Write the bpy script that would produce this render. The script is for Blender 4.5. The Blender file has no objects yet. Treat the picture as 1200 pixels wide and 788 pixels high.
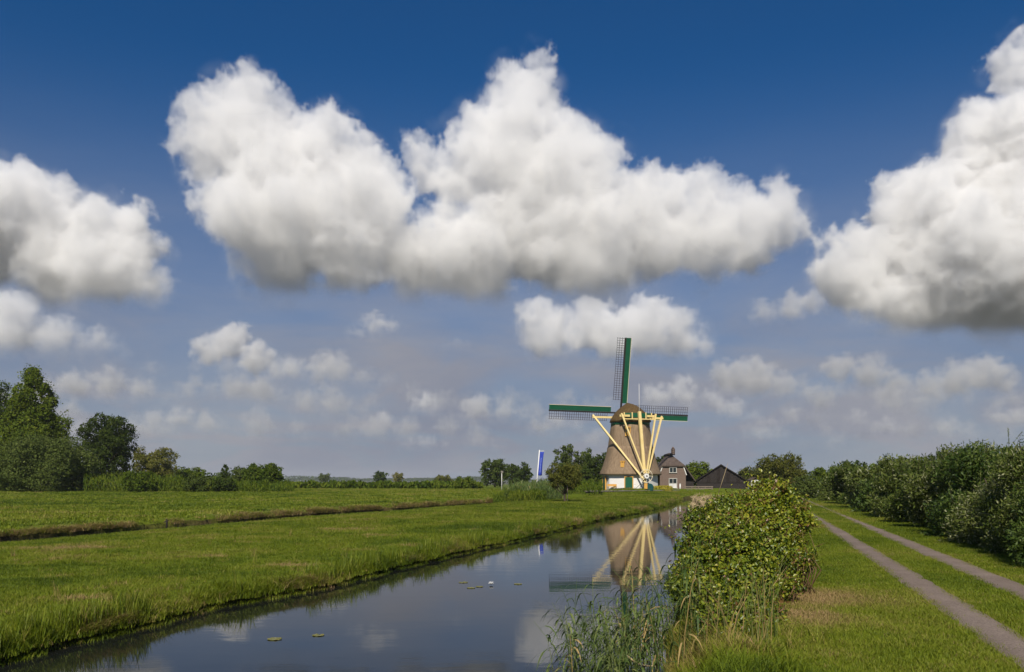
import bpy, bmesh, math, random
import numpy as np
from mathutils import Vector, Matrix

# ------------------------------------------------------------------ camera, sky, sun, exposure
sc = bpy.context.scene
F, HZ, ZC = 1000.0, 563.5, 2.84          # focal length in photo pixels, horizon row, eye height above the water
cam = bpy.data.cameras.new('camera')
cam_ob = bpy.data.objects.new('camera', cam)
sc.collection.objects.link(cam_ob)
cam_ob.location = (0, 0, ZC)
cam_ob.rotation_euler = (math.pi / 2, 0, 0)
cam.sensor_width, cam.lens = 36, 30
cam.shift_y = (HZ - 394) / 1200
cam.clip_start, cam.clip_end = 0.1, 80000
sc.camera = cam_ob

SUN_EL, SUN_AZ = math.radians(41), math.radians(8)      # light travels away from the camera, a touch to the right
sun = bpy.data.lights.new('sun', 'SUN')
sun.energy, sun.angle, sun.color = 4.7, math.radians(0.5), (1.0, 0.92, 0.79)
sun_ob = bpy.data.objects.new('sun', sun)
sc.collection.objects.link(sun_ob)
ldir = Vector((math.sin(SUN_AZ) * math.cos(SUN_EL), math.cos(SUN_AZ) * math.cos(SUN_EL), -math.sin(SUN_EL)))
sun_ob.rotation_euler = ldir.to_track_quat('-Z', 'Y').to_euler()

world = bpy.data.worlds.new('World')
sc.world = world
world.use_nodes = True
wn, wl = world.node_tree.nodes, world.node_tree.links
bg = wn['Background']
bg.inputs[1].default_value = 0.05
sky = wn.new('ShaderNodeTexSky')
sky.sky_type = 'NISHITA'
sky.sun_disc = False
sky.sun_elevation = SUN_EL
sky.sun_rotation = math.pi + SUN_AZ
sky.air_density, sky.dust_density, sky.ozone_density = 1.0, 0.3, 5.0


def wnode(kind, **kw):
    n = wn.new(kind)
    for k, v in kw.items():
        setattr(n, k, v)
    return n


def wmath(op, a, b=None, clamp=False):
    m = wnode('ShaderNodeMath', operation=op, use_clamp=clamp)
    for k, x in enumerate((a, b)):
        if x is None:
            continue
        if isinstance(x, (int, float)):
            m.inputs[k].default_value = x
        else:
            wl.new(x, m.inputs[k])
    return m.outputs[0]


def wmix(fac, a, b, blend='MIX'):
    m = wnode('ShaderNodeMix', data_type='RGBA', blend_type=blend)
    for sock, x in ((m.inputs[0], fac), (m.inputs[6], a), (m.inputs[7], b)):
        if isinstance(x, (int, float)):
            sock.default_value = x
        elif isinstance(x, tuple):
            sock.default_value = x
        else:
            wl.new(x, sock)
    return m.outputs[2]


tc = wnode('ShaderNodeTexCoord')
sep = wnode('ShaderNodeSeparateXYZ')
wl.new(tc.outputs['Generated'], sep.inputs[0])
elev = wmath('MAXIMUM', sep.outputs[2], 0.0)
deep = wmix(1.0, sky.outputs[0], (0.26, 0.80, 1.22, 1), 'MULTIPLY')
# thin high veil, thicker towards the horizon, streaked by wind; a plane overhead gives it its perspective
den = wmath('ADD', elev, 0.22)
px = wmath('DIVIDE', sep.outputs[0], den)
py = wmath('DIVIDE', sep.outputs[1], den)
cmb = wnode('ShaderNodeCombineXYZ')
wl.new(px, cmb.inputs[0])
wl.new(py, cmb.inputs[1])
mp = wnode('ShaderNodeMapping')
mp.inputs['Scale'].default_value = (0.9, 0.9, 1.0)
mp.inputs['Rotation'].default_value = (0, 0, 0.35)
wl.new(cmb.outputs[0], mp.inputs[0])
nz = wnode('ShaderNodeTexNoise')
nz.inputs['Scale'].default_value = 1.5
nz.inputs['Detail'].default_value = 7
nz.inputs['Roughness'].default_value = 0.55
nz.inputs['Distortion'].default_value = 0.6
wl.new(mp.outputs[0], nz.inputs[0])
streak = wnode('ShaderNodeMapRange')
for i, v in enumerate((0.42, 0.75, 0.0, 1.0)):
    streak.inputs[i + 1].default_value = v
wl.new(nz.outputs[0], streak.inputs[0])
low = wnode('ShaderNodeMapRange', interpolation_type='SMOOTHSTEP')
for i, v in enumerate((0.0, 0.45, 1.0, 0.0)):
    low.inputs[i + 1].default_value = v
wl.new(elev, low.inputs[0])
lowb = wnode('ShaderNodeMapRange', interpolation_type='SMOOTHSTEP')
for i, v in enumerate((0.10, 0.38, 1.0, 0.0)):
    lowb.inputs[i + 1].default_value = v
wl.new(elev, lowb.inputs[0])
veil = wmath('ADD', wmath('MULTIPLY', low.outputs[0], 0.9),
             wmath('MULTIPLY', wmath('MULTIPLY', streak.outputs[0], lowb.outputs[0]), 0.45), True)
mot = wnode('ShaderNodeTexNoise')
mot.inputs['Scale'].default_value = 2.6
mot.inputs['Detail'].default_value = 8
mot.inputs['Roughness'].default_value = 0.6
mp2 = wnode('ShaderNodeMapping')
mp2.inputs['Scale'].default_value = (1.0, 1.0, 3.2)
wl.new(tc.outputs['Generated'], mp2.inputs[0])
wl.new(mp2.outputs[0], mot.inputs[0])
motr = wnode('ShaderNodeMapRange')
for i, v in enumerate((0.33, 0.70, 0.0, 1.0)):
    motr.inputs[i + 1].default_value = v
wl.new(mot.outputs[0], motr.inputs[0])
veilc = wmix(motr.outputs[0], (4.3, 4.75, 6.2, 1), (6.3, 6.35, 7.1, 1))
col = wmix(veil, deep, veilc)
wl.new(col, bg.inputs[0])

vs = sc.view_settings
vs.view_transform, vs.look, vs.exposure, vs.gamma = 'Standard', 'None', 0.08, 1.0
vs.use_curve_mapping = False
cy = sc.cycles
cy.max_bounces, cy.diffuse_bounces, cy.glossy_bounces, cy.transmission_bounces = 12, 2, 3, 3
cy.transparent_max_bounces = 8
cy.volume_bounces = 9
cy.volume_step_rate = 4.0
cy.use_denoising = True
cy.sample_clamp_indirect = 6

# ------------------------------------------------------------------ helpers
rng = np.random.default_rng(7)
random.seed(7)
COL = sc.collection


def sstep(a, b, x):
    t = np.clip((np.asarray(x, float) - a) / (b - a), 0, 1)
    return t * t * (3 - 2 * t)


def noise2(x, y, seed=0):
    x, y = np.asarray(x, float), np.asarray(y, float)
    i, j = np.floor(x).astype(np.int64), np.floor(y).astype(np.int64)
    f, g = x - i, y - j
    f, g = f * f * (3 - 2 * f), g * g * (3 - 2 * g)

    def h(a, b):
        n = (a * 374761393 + b * 668265263 + seed * 974711) & 0xffffffff
        n = ((n ^ (n >> 13)) * 1274126177) & 0xffffffff
        return ((n ^ (n >> 16)) & 0xffff) / 32767.5 - 1
    return (h(i, j) * (1 - f) + h(i + 1, j) * f) * (1 - g) + (h(i, j + 1) * (1 - f) + h(i + 1, j + 1) * f) * g


def fbm2(x, y, o=4, seed=0):
    r, a = 0, 1.0
    for k in range(o):
        r = r + a * noise2(x * 2 ** k + 13.7 * k, y * 2 ** k - 7.1 * k, seed + k)
        a *= 0.5
    return r


def at(u, v, Y):
    """a point at depth Y seen at pixel (u, v) of the photograph"""
    return Vector(((u - 600) * Y / F, Y, ZC + (HZ - v) * Y / F))


def tag(o, label=None, cat=None, group=None, kind=None):
    for k, v in (('label', label), ('category', cat), ('group', group), ('kind', kind)):
        if v:
            o[k] = v
    return o


def link(o, parent=None):
    COL.objects.link(o)
    if parent:
        o.parent = parent
    return o


def empty(name, loc, label=None, cat=None, group=None, rz=0):
    o = link(bpy.data.objects.new(name, None))
    o.location = loc
    o.rotation_euler = (0, 0, rz)
    o.empty_display_size = 0.3
    return tag(o, label, cat, group)


def mesh_from(name, V, faces, mat, parent=None, smooth=False, attrs=None):
    """faces: (n,k) array, or list of lists"""
    me = bpy.data.meshes.new(name)
    if isinstance(faces, np.ndarray):
        V = np.ascontiguousarray(V, dtype=np.float32)
        n, k = faces.shape
        me.vertices.add(len(V))
        me.vertices.foreach_set('co', V.ravel())
        me.loops.add(n * k)
        me.loops.foreach_set('vertex_index', faces.ravel().astype(np.int32))
        me.polygons.add(n)
        me.polygons.foreach_set('loop_start', np.arange(0, n * k, k, dtype=np.int32))
        me.update(calc_edges=True)
    else:
        me.from_pydata([tuple(p) for p in V], [], faces)
    if attrs:
        for an, (dom, arr) in attrs.items():
            a = me.attributes.new(an, 'FLOAT', dom)
            a.data.foreach_set('value', np.asarray(arr, np.float32))
    if smooth:
        me.polygons.foreach_set('use_smooth', [True] * len(me.polygons))
    me.materials.append(mat)
    return link(bpy.data.objects.new(name, me), parent)


def box_data(c, s, M=None):
    x, y, z = s[0] / 2, s[1] / 2, s[2] / 2
    P = [Vector((a * x, b * y, d * z)) for a in (-1, 1) for b in (-1, 1) for d in (-1, 1)]
    if M is not None:
        P = [M @ p for p in P]
    P = [p + Vector(c) for p in P]
    return P, [[0, 1, 3, 2], [4, 6, 7, 5], [0, 4, 5, 1], [2, 3, 7, 6], [0, 2, 6, 4], [1, 5, 7, 3]]


def box(name, mat, c, s, parent=None, rz=0.0):
    P, fc = box_data(c, s, Matrix.Rotation(rz, 3, 'Z') if rz else None)
    return mesh_from(name, P, fc, mat, parent)


def beam_data(p0, p1, w, h, up=Vector((0, 0, 1))):
    p0, p1 = Vector(p0), Vector(p1)
    d = (p1 - p0)
    L = d.length
    d.normalize()
    s = d.cross(up)
    if s.length < 1e-4:
        s = Vector((1, 0, 0))
    s.normalize()
    t = s.cross(d)
    M = Matrix((s, d, t)).transposed()
    return box_data((p0 + p1) / 2, (w, L, h), M)


def beam(name, mat, p0, p1, w, h, parent=None, up=Vector((0, 0, 1))):
    P, fc = beam_data(p0, p1, w, h, up)
    return mesh_from(name, P, fc, mat, parent)


def tube_data(pts, radii, sides=7, off=0):
    V, Fc = [], []
    n = len(pts)
    ref = Vector((0.31, 0.95, 0.12))
    for i, p in enumerate(pts):
        p = Vector(p)
        d = (Vector(pts[min(i + 1, n - 1)]) - Vector(pts[max(i - 1, 0)]))
        d = d.normalized() if d.length > 1e-9 else Vector((0, 0, 1))
        a = d.cross(ref)
        if a.length < 1e-3:
            a = d.cross(Vector((1, 0, 0)))
        a.normalize()
        b = d.cross(a)
        for k in range(sides):
            t = 2 * math.pi * k / sides
            V.append(p + (a * math.cos(t) + b * math.sin(t)) * radii[i])
    for i in range(n - 1):
        for k in range(sides):
            k2 = (k + 1) % sides
            Fc.append([off + i * sides + k, off + i * sides + k2, off + (i + 1) * sides + k2, off + (i + 1) * sides + k])
    Fc.append([off + k for k in range(sides)][::-1])
    Fc.append([off + (n - 1) * sides + k for k in range(sides)])
    return V, Fc


def tube(name, mat, pts, radii, parent=None, sides=7, smooth=True):
    if isinstance(radii, (int, float)):
        radii = [radii] * len(pts)
    V, Fc = tube_data(pts, radii, sides)
    return mesh_from(name, V, Fc, mat, parent, smooth)


def merge(parts):
    V, Fc = [], []
    for v, f in parts:
        o = len(V)
        V += list(v)
        Fc += [[i + o for i in q] for q in f]
    return V, Fc


# ------------------------------------------------------------------ materials
def mat(name, base, rough=0.7, var=None, scale=3.0, bump=0.0, bscale=40.0, spec=0.3, stretch=(1, 1, 1), coord='Object'):
    m = bpy.data.materials.new(name)
    m.use_nodes = True
    n, l = m.node_tree.nodes, m.node_tree.links
    p = n['Principled BSDF']
    p.inputs['Base Color'].default_value = (*base, 1)
    p.inputs['Roughness'].default_value = rough
    p.inputs['Specular IOR Level'].default_value = spec
    t = n.new('ShaderNodeTexCoord')
    mpn = n.new('ShaderNodeMapping')
    mpn.inputs['Scale'].default_value = stretch
    l.new(t.outputs[coord], mpn.inputs[0])
    if var:
        x = n.new('ShaderNodeTexNoise')
        x.inputs['Scale'].default_value = scale
        x.inputs['Detail'].default_value = 6
        x.inputs['Roughness'].default_value = 0.65
        l.new(mpn.outputs[0], x.inputs[0])
        r = n.new('ShaderNodeValToRGB')
        r.color_ramp.elements[0].position, r.color_ramp.elements[1].position = 0.3, 0.72
        r.color_ramp.elements[0].color = (*base, 1)
        r.color_ramp.elements[1].color = (*var, 1)
        l.new(x.outputs[0], r.inputs[0])
        l.new(r.outputs[0], p.inputs['Base Color'])
    if bump:
        x = n.new('ShaderNodeTexNoise')
        x.inputs['Scale'].default_value = bscale
        x.inputs['Detail'].default_value = 4
        l.new(mpn.outputs[0], x.inputs[0])
        b = n.new('ShaderNodeBump')
        b.inputs['Strength'].default_value = bump
        b.inputs['Distance'].default_value = 0.05
        l.new(x.outputs[0], b.inputs['Height'])
        l.new(b.outputs[0], p.inputs['Normal'])
    return m


def leaf_mat(name, ramp, trans=0.25, rough=0.5, spec=0.35, attr_type='GEOMETRY', patch=0.0):
    """colour by the per-leaf 'tint' value (each leaf or blade has its own colour)"""
    m = bpy.data.materials.new(name)
    m.use_nodes = True
    n, l = m.node_tree.nodes, m.node_tree.links
    p = n['Principled BSDF']
    p.inputs['Roughness'].default_value = rough
    p.inputs['Specular IOR Level'].default_value = spec
    a = n.new('ShaderNodeAttribute')
    a.attribute_name = 'tint'
    fac = a.outputs['Fac']
    if attr_type == 'BOTH':
        b = n.new('ShaderNodeAttribute')
        b.attribute_name = 'patch'
        b.attribute_type = 'INSTANCER'
        ad = n.new('ShaderNodeMath')
        ad.operation = 'ADD'
        l.new(a.outputs['Fac'], ad.inputs[0])
        l.new(b.outputs['Fac'], ad.inputs[1])
        fac = ad.outputs[0]
    r = n.new('ShaderNodeValToRGB')
    cr = r.color_ramp
    while len(cr.elements) < len(ramp):
        cr.elements.new(0.5)
    for e, (pos, c) in zip(cr.elements, ramp):
        e.position = pos
        e.color = (*c, 1)
    l.new(fac, r.inputs[0])
    l.new(r.outputs[0], p.inputs['Base Color'])
    tr = n.new('ShaderNodeBsdfTranslucent')
    l.new(r.outputs[0], tr.inputs[0])
    mx = n.new('ShaderNodeMixShader')
    mx.inputs[0].default_value = trans
    l.new(p.outputs[0], mx.inputs[1])
    l.new(tr.outputs[0], mx.inputs[2])
    l.new(mx.outputs[0], n['Material Output'].inputs[0])
    return m


M = {}
M['thatch'] = mat('thatch', (0.19, 0.132, 0.085), 0.9, (0.34, 0.25, 0.165), 1.6, 0.9, 14, 0.1, (3, 3, 0.35))
M['thatch_cap'] = mat('thatch_cap', (0.075, 0.046, 0.02), 0.9, (0.15, 0.10, 0.045), 1.6, 0.9, 14, 0.1, (2.4, 2.4, 0.6))
M['thatch_house'] = mat('thatch_house', (0.075, 0.057, 0.05), 0.95, (0.135, 0.105, 0.09), 1.5, 0.9, 12, 0.1, (2, 2, 0.6))
M['white'] = mat('white_paint', (0.72, 0.71, 0.68), 0.6, (0.8, 0.79, 0.77), 1.5, 0.1, 20)
M['frame'] = mat('window_frame', (0.48, 0.47, 0.44), 0.6)
M['green'] = mat('green_paint', (0.006, 0.075, 0.036), 0.45, (0.008, 0.10, 0.05), 2)
M['yellow'] = mat('yellow_paint', (0.66, 0.50, 0.20), 0.55, (0.78, 0.62, 0.29), 0.9, 0.0, 20, 0.3)
M['ochre'] = mat('ochre_frame', (0.6, 0.33, 0.07), 0.55)
M['cream'] = mat('cream_trim', (0.7, 0.62, 0.45), 0.5)
M['black'] = mat('tarred_wood', (0.016, 0.012, 0.012), 0.75, (0.030, 0.023, 0.021), 3)
M['bars'] = mat('weathered_bars', (0.055, 0.045, 0.055), 0.8)
M['glass'] = mat('window_glass', (0.02, 0.03, 0.035), 0.12, spec=0.6)
M['curtain'] = mat('net_curtain', (0.62, 0.62, 0.62), 0.9)
M['teal'] = mat('teal_paint', (0.01, 0.07, 0.075), 0.5)
M['blue'] = mat('blue_cloth', (0.02, 0.045, 0.34), 0.7, (0.03, 0.06, 0.42), 3)
M['print'] = mat('pale_print', (0.33, 0.42, 0.72), 0.7)
M['concrete'] = mat('concrete', (0.16, 0.145, 0.13), 0.9, (0.26, 0.235, 0.21), 1.5, 0.3, 15, 0.15)
M['wood_grey'] = mat('grey_wood', (0.16, 0.125, 0.10), 0.85, (0.25, 0.20, 0.16), 3)
M['bark'] = mat('bark', (0.05, 0.038, 0.028), 0.9, (0.10, 0.08, 0.06), 4, 0.6, 20, 0.1, (1, 1, 0.3))
M['cane'] = mat('cane', (0.12, 0.065, 0.035), 0.8, (0.22, 0.14, 0.07), 6)
M['barn_roof'] = mat('barn_roof', (0.014, 0.010, 0.009), 0.9, (0.027, 0.020, 0.018), 2.5, 0.5, 10)
M['straw'] = mat('straw', (0.30, 0.22, 0.12), 0.8, (0.48, 0.38, 0.22), 5)
M['flower'] = mat('flower_white', (0.8, 0.8, 0.78), 0.5)


def brick_mat():
    m = mat('brick', (0.2, 0.12, 0.1), 0.85)
    n, l = m.node_tree.nodes, m.node_tree.links
    t = n.new('ShaderNodeTexCoord')
    mpn = n.new('ShaderNodeMapping')
    mpn.inputs['Rotation'].default_value = (math.pi / 2, 0, 0)
    l.new(t.outputs['Object'], mpn.inputs[0])
    b = n.new('ShaderNodeTexBrick')
    b.inputs['Color1'].default_value = (0.130, 0.088, 0.070, 1)
    b.inputs['Color2'].default_value = (0.175, 0.122, 0.098, 1)
    b.inputs['Mortar'].default_value = (0.21, 0.18, 0.16, 1)
    b.inputs['Scale'].default_value = 4.6
    b.inputs['Mortar Size'].default_value = 0.012
    l.new(mpn.outputs[0], b.inputs[0])
    l.new(b.outputs[0], n['Principled BSDF'].inputs['Base Color'])
    return m


M['brick'] = brick_mat()

GR = [(0.0, (0.046, 0.080, 0.005)), (0.3, (0.132, 0.182, 0.008)), (0.55, (0.212, 0.245, 0.017)), (0.78, (0.29, 0.23, 0.07)), (1.0, (0.40, 0.27, 0.13))]
M['grass'] = leaf_mat('grass_blades', GR, 0.3, 0.55, 0.25, 'BOTH')
M['reed'] = leaf_mat('reed_leaves', [(0.0, (0.045, 0.085, 0.018)), (0.5, (0.11, 0.16, 0.035)), (0.85, (0.21, 0.24, 0.075)), (1.0, (0.42, 0.30, 0.12))], 0.25, 0.5, 0.3)
M['bramble'] = leaf_mat('bramble_leaves', [(0.0, (0.035, 0.070, 0.008)), (0.45, (0.115, 0.165, 0.010)), (0.8, (0.25, 0.275, 0.018)), (0.93, (0.36, 0.34, 0.03)), (1.0, (0.18, 0.095, 0.035))], 0.28, 0.38, 0.5)
M['willow'] = leaf_mat('willow_leaves', [(0.0, (0.030, 0.055, 0.008)), (0.5, (0.085, 0.118, 0.016)), (0.85, (0.16, 0.18, 0.045)), (1.0, (0.30, 0.31, 0.17))], 0.25, 0.65, 0.18)
M['hedge_dark'] = leaf_mat('hedge_dark_leaves', [(0.0, (0.018, 0.044, 0.007)), (0.5, (0.052, 0.092, 0.012)), (1.0, (0.12, 0.16, 0.03))], 0.22, 0.55, 0.25)
M['leaf_dark'] = leaf_mat('dark_leaves', [(0.0, (0.018, 0.036, 0.006)), (0.5, (0.048, 0.074, 0.010)), (1.0, (0.10, 0.12, 0.020))], 0.22, 0.7, 0.12)
M['leaf_mid'] = leaf_mat('mid_leaves', [(0.0, (0.036, 0.068, 0.006)), (0.5, (0.095, 0.135, 0.010)), (1.0, (0.18, 0.20, 0.02))], 0.25, 0.7, 0.12)
M['leaf_olive'] = leaf_mat('olive_leaves', [(0.0, (0.050, 0.060, 0.010)), (0.5, (0.115, 0.125, 0.02)), (1.0, (0.20, 0.17, 0.04))], 0.25, 0.7, 0.12)
M['leaf_grey'] = leaf_mat('grey_leaves', [(0.0, (0.048, 0.074, 0.012)), (0.5, (0.095, 0.125, 0.025)), (1.0, (0.17, 0.19, 0.055))], 0.22, 0.7, 0.12)
M['lily'] = mat('lily_pad', (0.13, 0.14, 0.03), 0.4, (0.22, 0.19, 0.04), 8, spec=0.5)


def ground_mat():
    m = bpy.data.materials.new('meadow_ground')
    m.use_nodes = True
    n, l = m.node_tree.nodes, m.node_tree.links
    p = n['Principled BSDF']
    p.inputs['Roughness'].default_value = 0.95
    p.inputs['Specular IOR Level'].default_value = 0.1
    t = n.new('ShaderNodeTexCoord')

    def nzz(scale, det, st=(1, 1, 1)):
        mp_ = n.new('ShaderNodeMapping')
        mp_.inputs['Scale'].default_value = st
        l.new(t.outputs['Object'], mp_.inputs[0])
        x = n.new('ShaderNodeTexNoise')
        x.inputs['Scale'].default_value = scale
        x.inputs['Detail'].default_value = det
        x.inputs['Roughness'].default_value = 0.6
        l.new(mp_.outputs[0], x.inputs[0])
        return x.outputs[0]

    def rmp(src, stops):
        r = n.new('ShaderNodeValToRGB')
        while len(r.color_ramp.elements) < len(stops):
            r.color_ramp.elements.new(0.5)
        for e, (a, c) in zip(r.color_ramp.elements, stops):
            e.position, e.color = a, (*c, 1)
        l.new(src, r.inputs[0])
        return r.outputs[0]

    def mx(fac, a, b, blend='MIX'):
        k = n.new('ShaderNodeMix')
        k.data_type, k.blend_type = 'RGBA', blend
        if isinstance(fac, float):
            k.inputs[0].default_value = fac
        else:
            l.new(fac, k.inputs[0])
        l.new(a, k.inputs[6])
        l.new(b, k.inputs[7])
        return k.outputs[2]
    big = rmp(nzz(0.09, 4), [(0.3, (0.085, 0.122, 0.006)), (0.5, (0.116, 0.150, 0.008)), (0.7, (0.15, 0.17, 0.015))])
    fine = rmp(nzz(3.5, 6), [(0.25, (0.045, 0.068, 0.007)), (0.55, (0.110, 0.150, 0.011)), (0.8, (0.18, 0.19, 0.03))])
    g = mx(0.55, big, fine)
    soil = rmp(nzz(5, 5, (1, 1, 2)), [(0.3, (0.030, 0.018, 0.010)), (0.55, (0.085, 0.055, 0.028)), (0.8, (0.17, 0.11, 0.055))])
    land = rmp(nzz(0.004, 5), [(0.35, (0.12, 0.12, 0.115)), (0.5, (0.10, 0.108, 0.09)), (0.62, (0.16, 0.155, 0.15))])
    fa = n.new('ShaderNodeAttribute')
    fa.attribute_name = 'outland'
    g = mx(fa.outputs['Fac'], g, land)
    a = n.new('ShaderNodeAttribute')
    a.attribute_name = 'soil'
    l.new(mx(a.outputs['Fac'], g, soil), p.inputs['Base Color'])
    b = n.new('ShaderNodeBump')
    b.inputs['Strength'].default_value = 0.8
    b.inputs['Distance'].default_value = 0.12
    l.new(nzz(4, 6), b.inputs['Height'])
    l.new(b.outputs[0], p.inputs['Normal'])
    return m


def water_mat():
    m = bpy.data.materials.new('water')
    m.use_nodes = True
    n, l = m.node_tree.nodes, m.node_tree.links
    p = n['Principled BSDF']
    p.inputs['Base Color'].default_value = (0.012, 0.014, 0.012, 1)
    p.inputs['Roughness'].default_value = 0.035
    p.inputs['IOR'].default_value = 1.333
    t = n.new('ShaderNodeTexCoord')
    hs = []
    for sc_, st, det in ((1.3, (0.35, 1, 1), 3), (9.0, (0.5, 1, 1), 2)):
        mp_ = n.new('ShaderNodeMapping')
        mp_.inputs['Scale'].default_value = st
        l.new(t.outputs['Object'], mp_.inputs[0])
        x = n.new('ShaderNodeTexNoise')
        x.inputs['Scale'].default_value = sc_
        x.inputs['Detail'].default_value = det
        l.new(mp_.outputs[0], x.inputs[0])
        hs.append(x.outputs[0])
    ad = n.new('ShaderNodeMath')
    ad.operation = 'MULTIPLY_ADD'
    l.new(hs[1], ad.inputs[0])
    ad.inputs[1].default_value = 0.10
    l.new(hs[0], ad.inputs[2])
    b = n.new('ShaderNodeBump')
    b.inputs['Strength'].default_value = 0.05
    b.inputs['Distance'].default_value = 0.05
    l.new(ad.outputs[0], b.inputs['Height'])
    l.new(b.outputs[0], p.inputs['Normal'])
    return m


M['ground'] = ground_mat()
M['water'] = water_mat()
M['path'] = mat('path_concrete', (0.185, 0.147, 0.124), 0.92, (0.26, 0.21, 0.178), 0.9, 0.35, 70, 0.12)
_n, _l = M['path'].node_tree.nodes, M['path'].node_tree.links
_sp = _n.new('ShaderNodeTexNoise')
_sp.inputs['Scale'].default_value = 45
_sp.inputs['Detail'].default_value = 3
_tc = _n.new('ShaderNodeTexCoord')
_l.new(_tc.outputs['Object'], _sp.inputs[0])
_rp = _n.new('ShaderNodeValToRGB')
_rp.color_ramp.elements[0].position, _rp.color_ramp.elements[1].position = 0.32, 0.7
_rp.color_ramp.elements[0].color, _rp.color_ramp.elements[1].color = (0.68, 0.66, 0.64, 1), (1.28, 1.26, 1.24, 1)
_l.new(_sp.outputs[0], _rp.inputs[0])
_mu = _n.new('ShaderNodeMix')
_mu.data_type, _mu.blend_type = 'RGBA', 'MULTIPLY'
_mu.inputs[0].default_value = 1.0
_p = _n['Principled BSDF']
_l.new(_p.inputs['Base Color'].links[0].from_socket, _mu.inputs[6])
_l.new(_rp.outputs[0], _mu.inputs[7])
_l.new(_mu.outputs[2], _p.inputs['Base Color'])

# ------------------------------------------------------------------ ground, water, path
CLp = np.array([(-9.5, 0), (-8.9, 8), (-7.9, 13.3), (-7.35, 15.5), (-6.7, 18.7), (-5.9, 20.3), (-4.95, 22.7), (-3.3, 28.5), (-1.2, 35.7), (1.45, 44), (6.1, 61),
                (10.4, 73), (16.5, 93), (24, 121), (27.5, 134), (30.5, 138.5), (37, 141), (48, 143), (75, 147), (95, 175), (150, 300), (1500, 3000), (3600, 7000)])
CRp = np.array([(0.2, 0), (1.3, 8), (1.75, 10), (2.3, 13), (3.3, 17), (4.6, 22), (6.9, 30), (9.3, 38), (11.8, 46), (15.8, 60), (20, 75), (25.5, 95), (30, 110), (36, 121),
                (46, 128), (75, 134), (88, 147), (105, 175), (160, 300), (1510, 3000), (3610, 7000)])
DFp = np.array([(-36, 0), (-27.6, 30), (-24.5, 41), (-17, 68), (-9.5, 86), (-2.5, 102), (6, 121), (9, 128), (14, 147), (40, 300), (1300, 3000), (3300, 7000)])


def curve(P, amp=0.0, seed=0):
    def f(y):
        y = np.asarray(y, float)
        return np.interp(y, P[:, 1], P[:, 0]) + amp * (noise2(y * 0.9, y * 0 + 3.3, seed) + 0.6 * noise2(y * 2.7, y * 0 + 8.3, seed)) * sstep(150, 90, y)
    return f


CL, CR, DF = curve(CLp, 0.16, 1), curve(CRp, 0.1, 2), curve(DFp, 0.25, 3)
WALL0, WALL1 = np.array((11.0, 127.0)), np.array((32.5, 145.5))


def yard(x, y):
    d = (WALL1 - WALL0) / np.linalg.norm(WALL1 - WALL0)
    nrm = np.array((-d[1], d[0]))
    s = (x - WALL0[0]) * nrm[0] + (y - WALL0[1]) * nrm[1]        # behind the quay wall
    t = (x - WALL0[0]) * d[0] + (y - WALL0[1]) * d[1]
    side = sstep(-9, 1, t) * sstep(60, 40, t)
    return side * (0.42 * sstep(-7, -0.6, s) + 0.4 * sstep(-0.25, 0.05, s)) * sstep(90, 60, s)


def heights(y, kx, x):
    """ground height right of / left of the channels (channels themselves are cut below)"""
    df, cl, cr = DF(y), CL(y), CR(y)
    close = sstep(101, 104, y)
    far = 0.5 + 0.6 * sstep(55, 150, y) + 0.05 * fbm2(x / 9, y / 9, 3, 5)
    dn = df + 3.5
    t = np.clip((x - dn) / np.maximum(cl - dn, 0.5), 0, 1)
    strip = 0.16 + 0.28 * sstep(0, 0.45, t) + 0.05 * fbm2(x / 5, y / 5, 3, 6) + yard(x, y) + 0.25 * sstep(70, 115, y)
    strip = strip * (1 - sstep(125, 150, y)) + np.maximum(strip, 0.9) * sstep(125, 150, y)
    right = 0.8 + 0.0 * x + 0.03 * fbm2(x / 3, y / 3, 2, 9) * sstep(0.2, 1.2, np.abs(x - 3.97 - 0.29 * y) - 1.4)
    z = np.where(x < df, far, np.where(x < cl, strip, right))
    # ditch
    ditch = (x > df) & (x < dn)
    z = np.where(ditch, -0.7 * (1 - close) + close * np.minimum(far, strip + 0.3), z)
    # canal
    op = sstep(172, 160, y)
    z = np.where((x > cl) & (x < cr), -0.8 * op + (1 - op) * 0.9, z)
    return z


ys = np.concatenate([np.array([-6000.0, -2500, -1000, -400, -150, -60]), np.arange(-30, 6, 3.0), np.arange(6, 45, 0.28), np.arange(45, 90, 0.5), np.arange(90, 150, 0.75),
                     np.geomspace(150, 14000, 66)])


def cols_at(y):
    df, cl, cr = DF(y), CL(y), CR(y)
    dn = df + 3.5
    segs = [np.array([-9000.0, -3000, -1200, -600, -350, -220])]

    def lin(a, b, n, p=1.0):
        return a + (b - a) * np.linspace(0, 1, n, endpoint=False) ** p
    segs.append(lin(max(df - 160, -215), df - 30, 22))
    segs.append(lin(df - 30, df - 1.0, 40))
    segs.append(np.array([df - 1.0, df - 0.5, df - 0.22, df - 0.1, df + 0.06, df + 0.4]))
    segs.append(np.array([df + 1.6, dn - 0.5, dn - 0.12, dn + 0.06, dn + 0.3]))
    segs.append(lin(dn + 0.6, cl - 1.6, 46))
    segs.append(np.array([cl - 1.6, cl - 1.2, cl - 0.8, cl - 0.5, cl - 0.28, cl - 0.1, cl + 0.06, cl + 0.4]))
    segs.append(lin(cl + 1.2, cr - 1.0, 5))
    segs.append(np.array([cr - 0.5, cr - 0.12, cr + 0.05, cr + 0.3, cr + 0.7]))
    segs.append(lin(cr + 1.1, cr + 14, 40))
    segs.append(lin(cr + 14, cr + 60, 16))
    segs.append(np.array([cr + 60, cr + 90, cr + 150, cr + 300, cr + 800, cr + 2500, cr + 9000]))
    return np.concatenate(segs)


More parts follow.
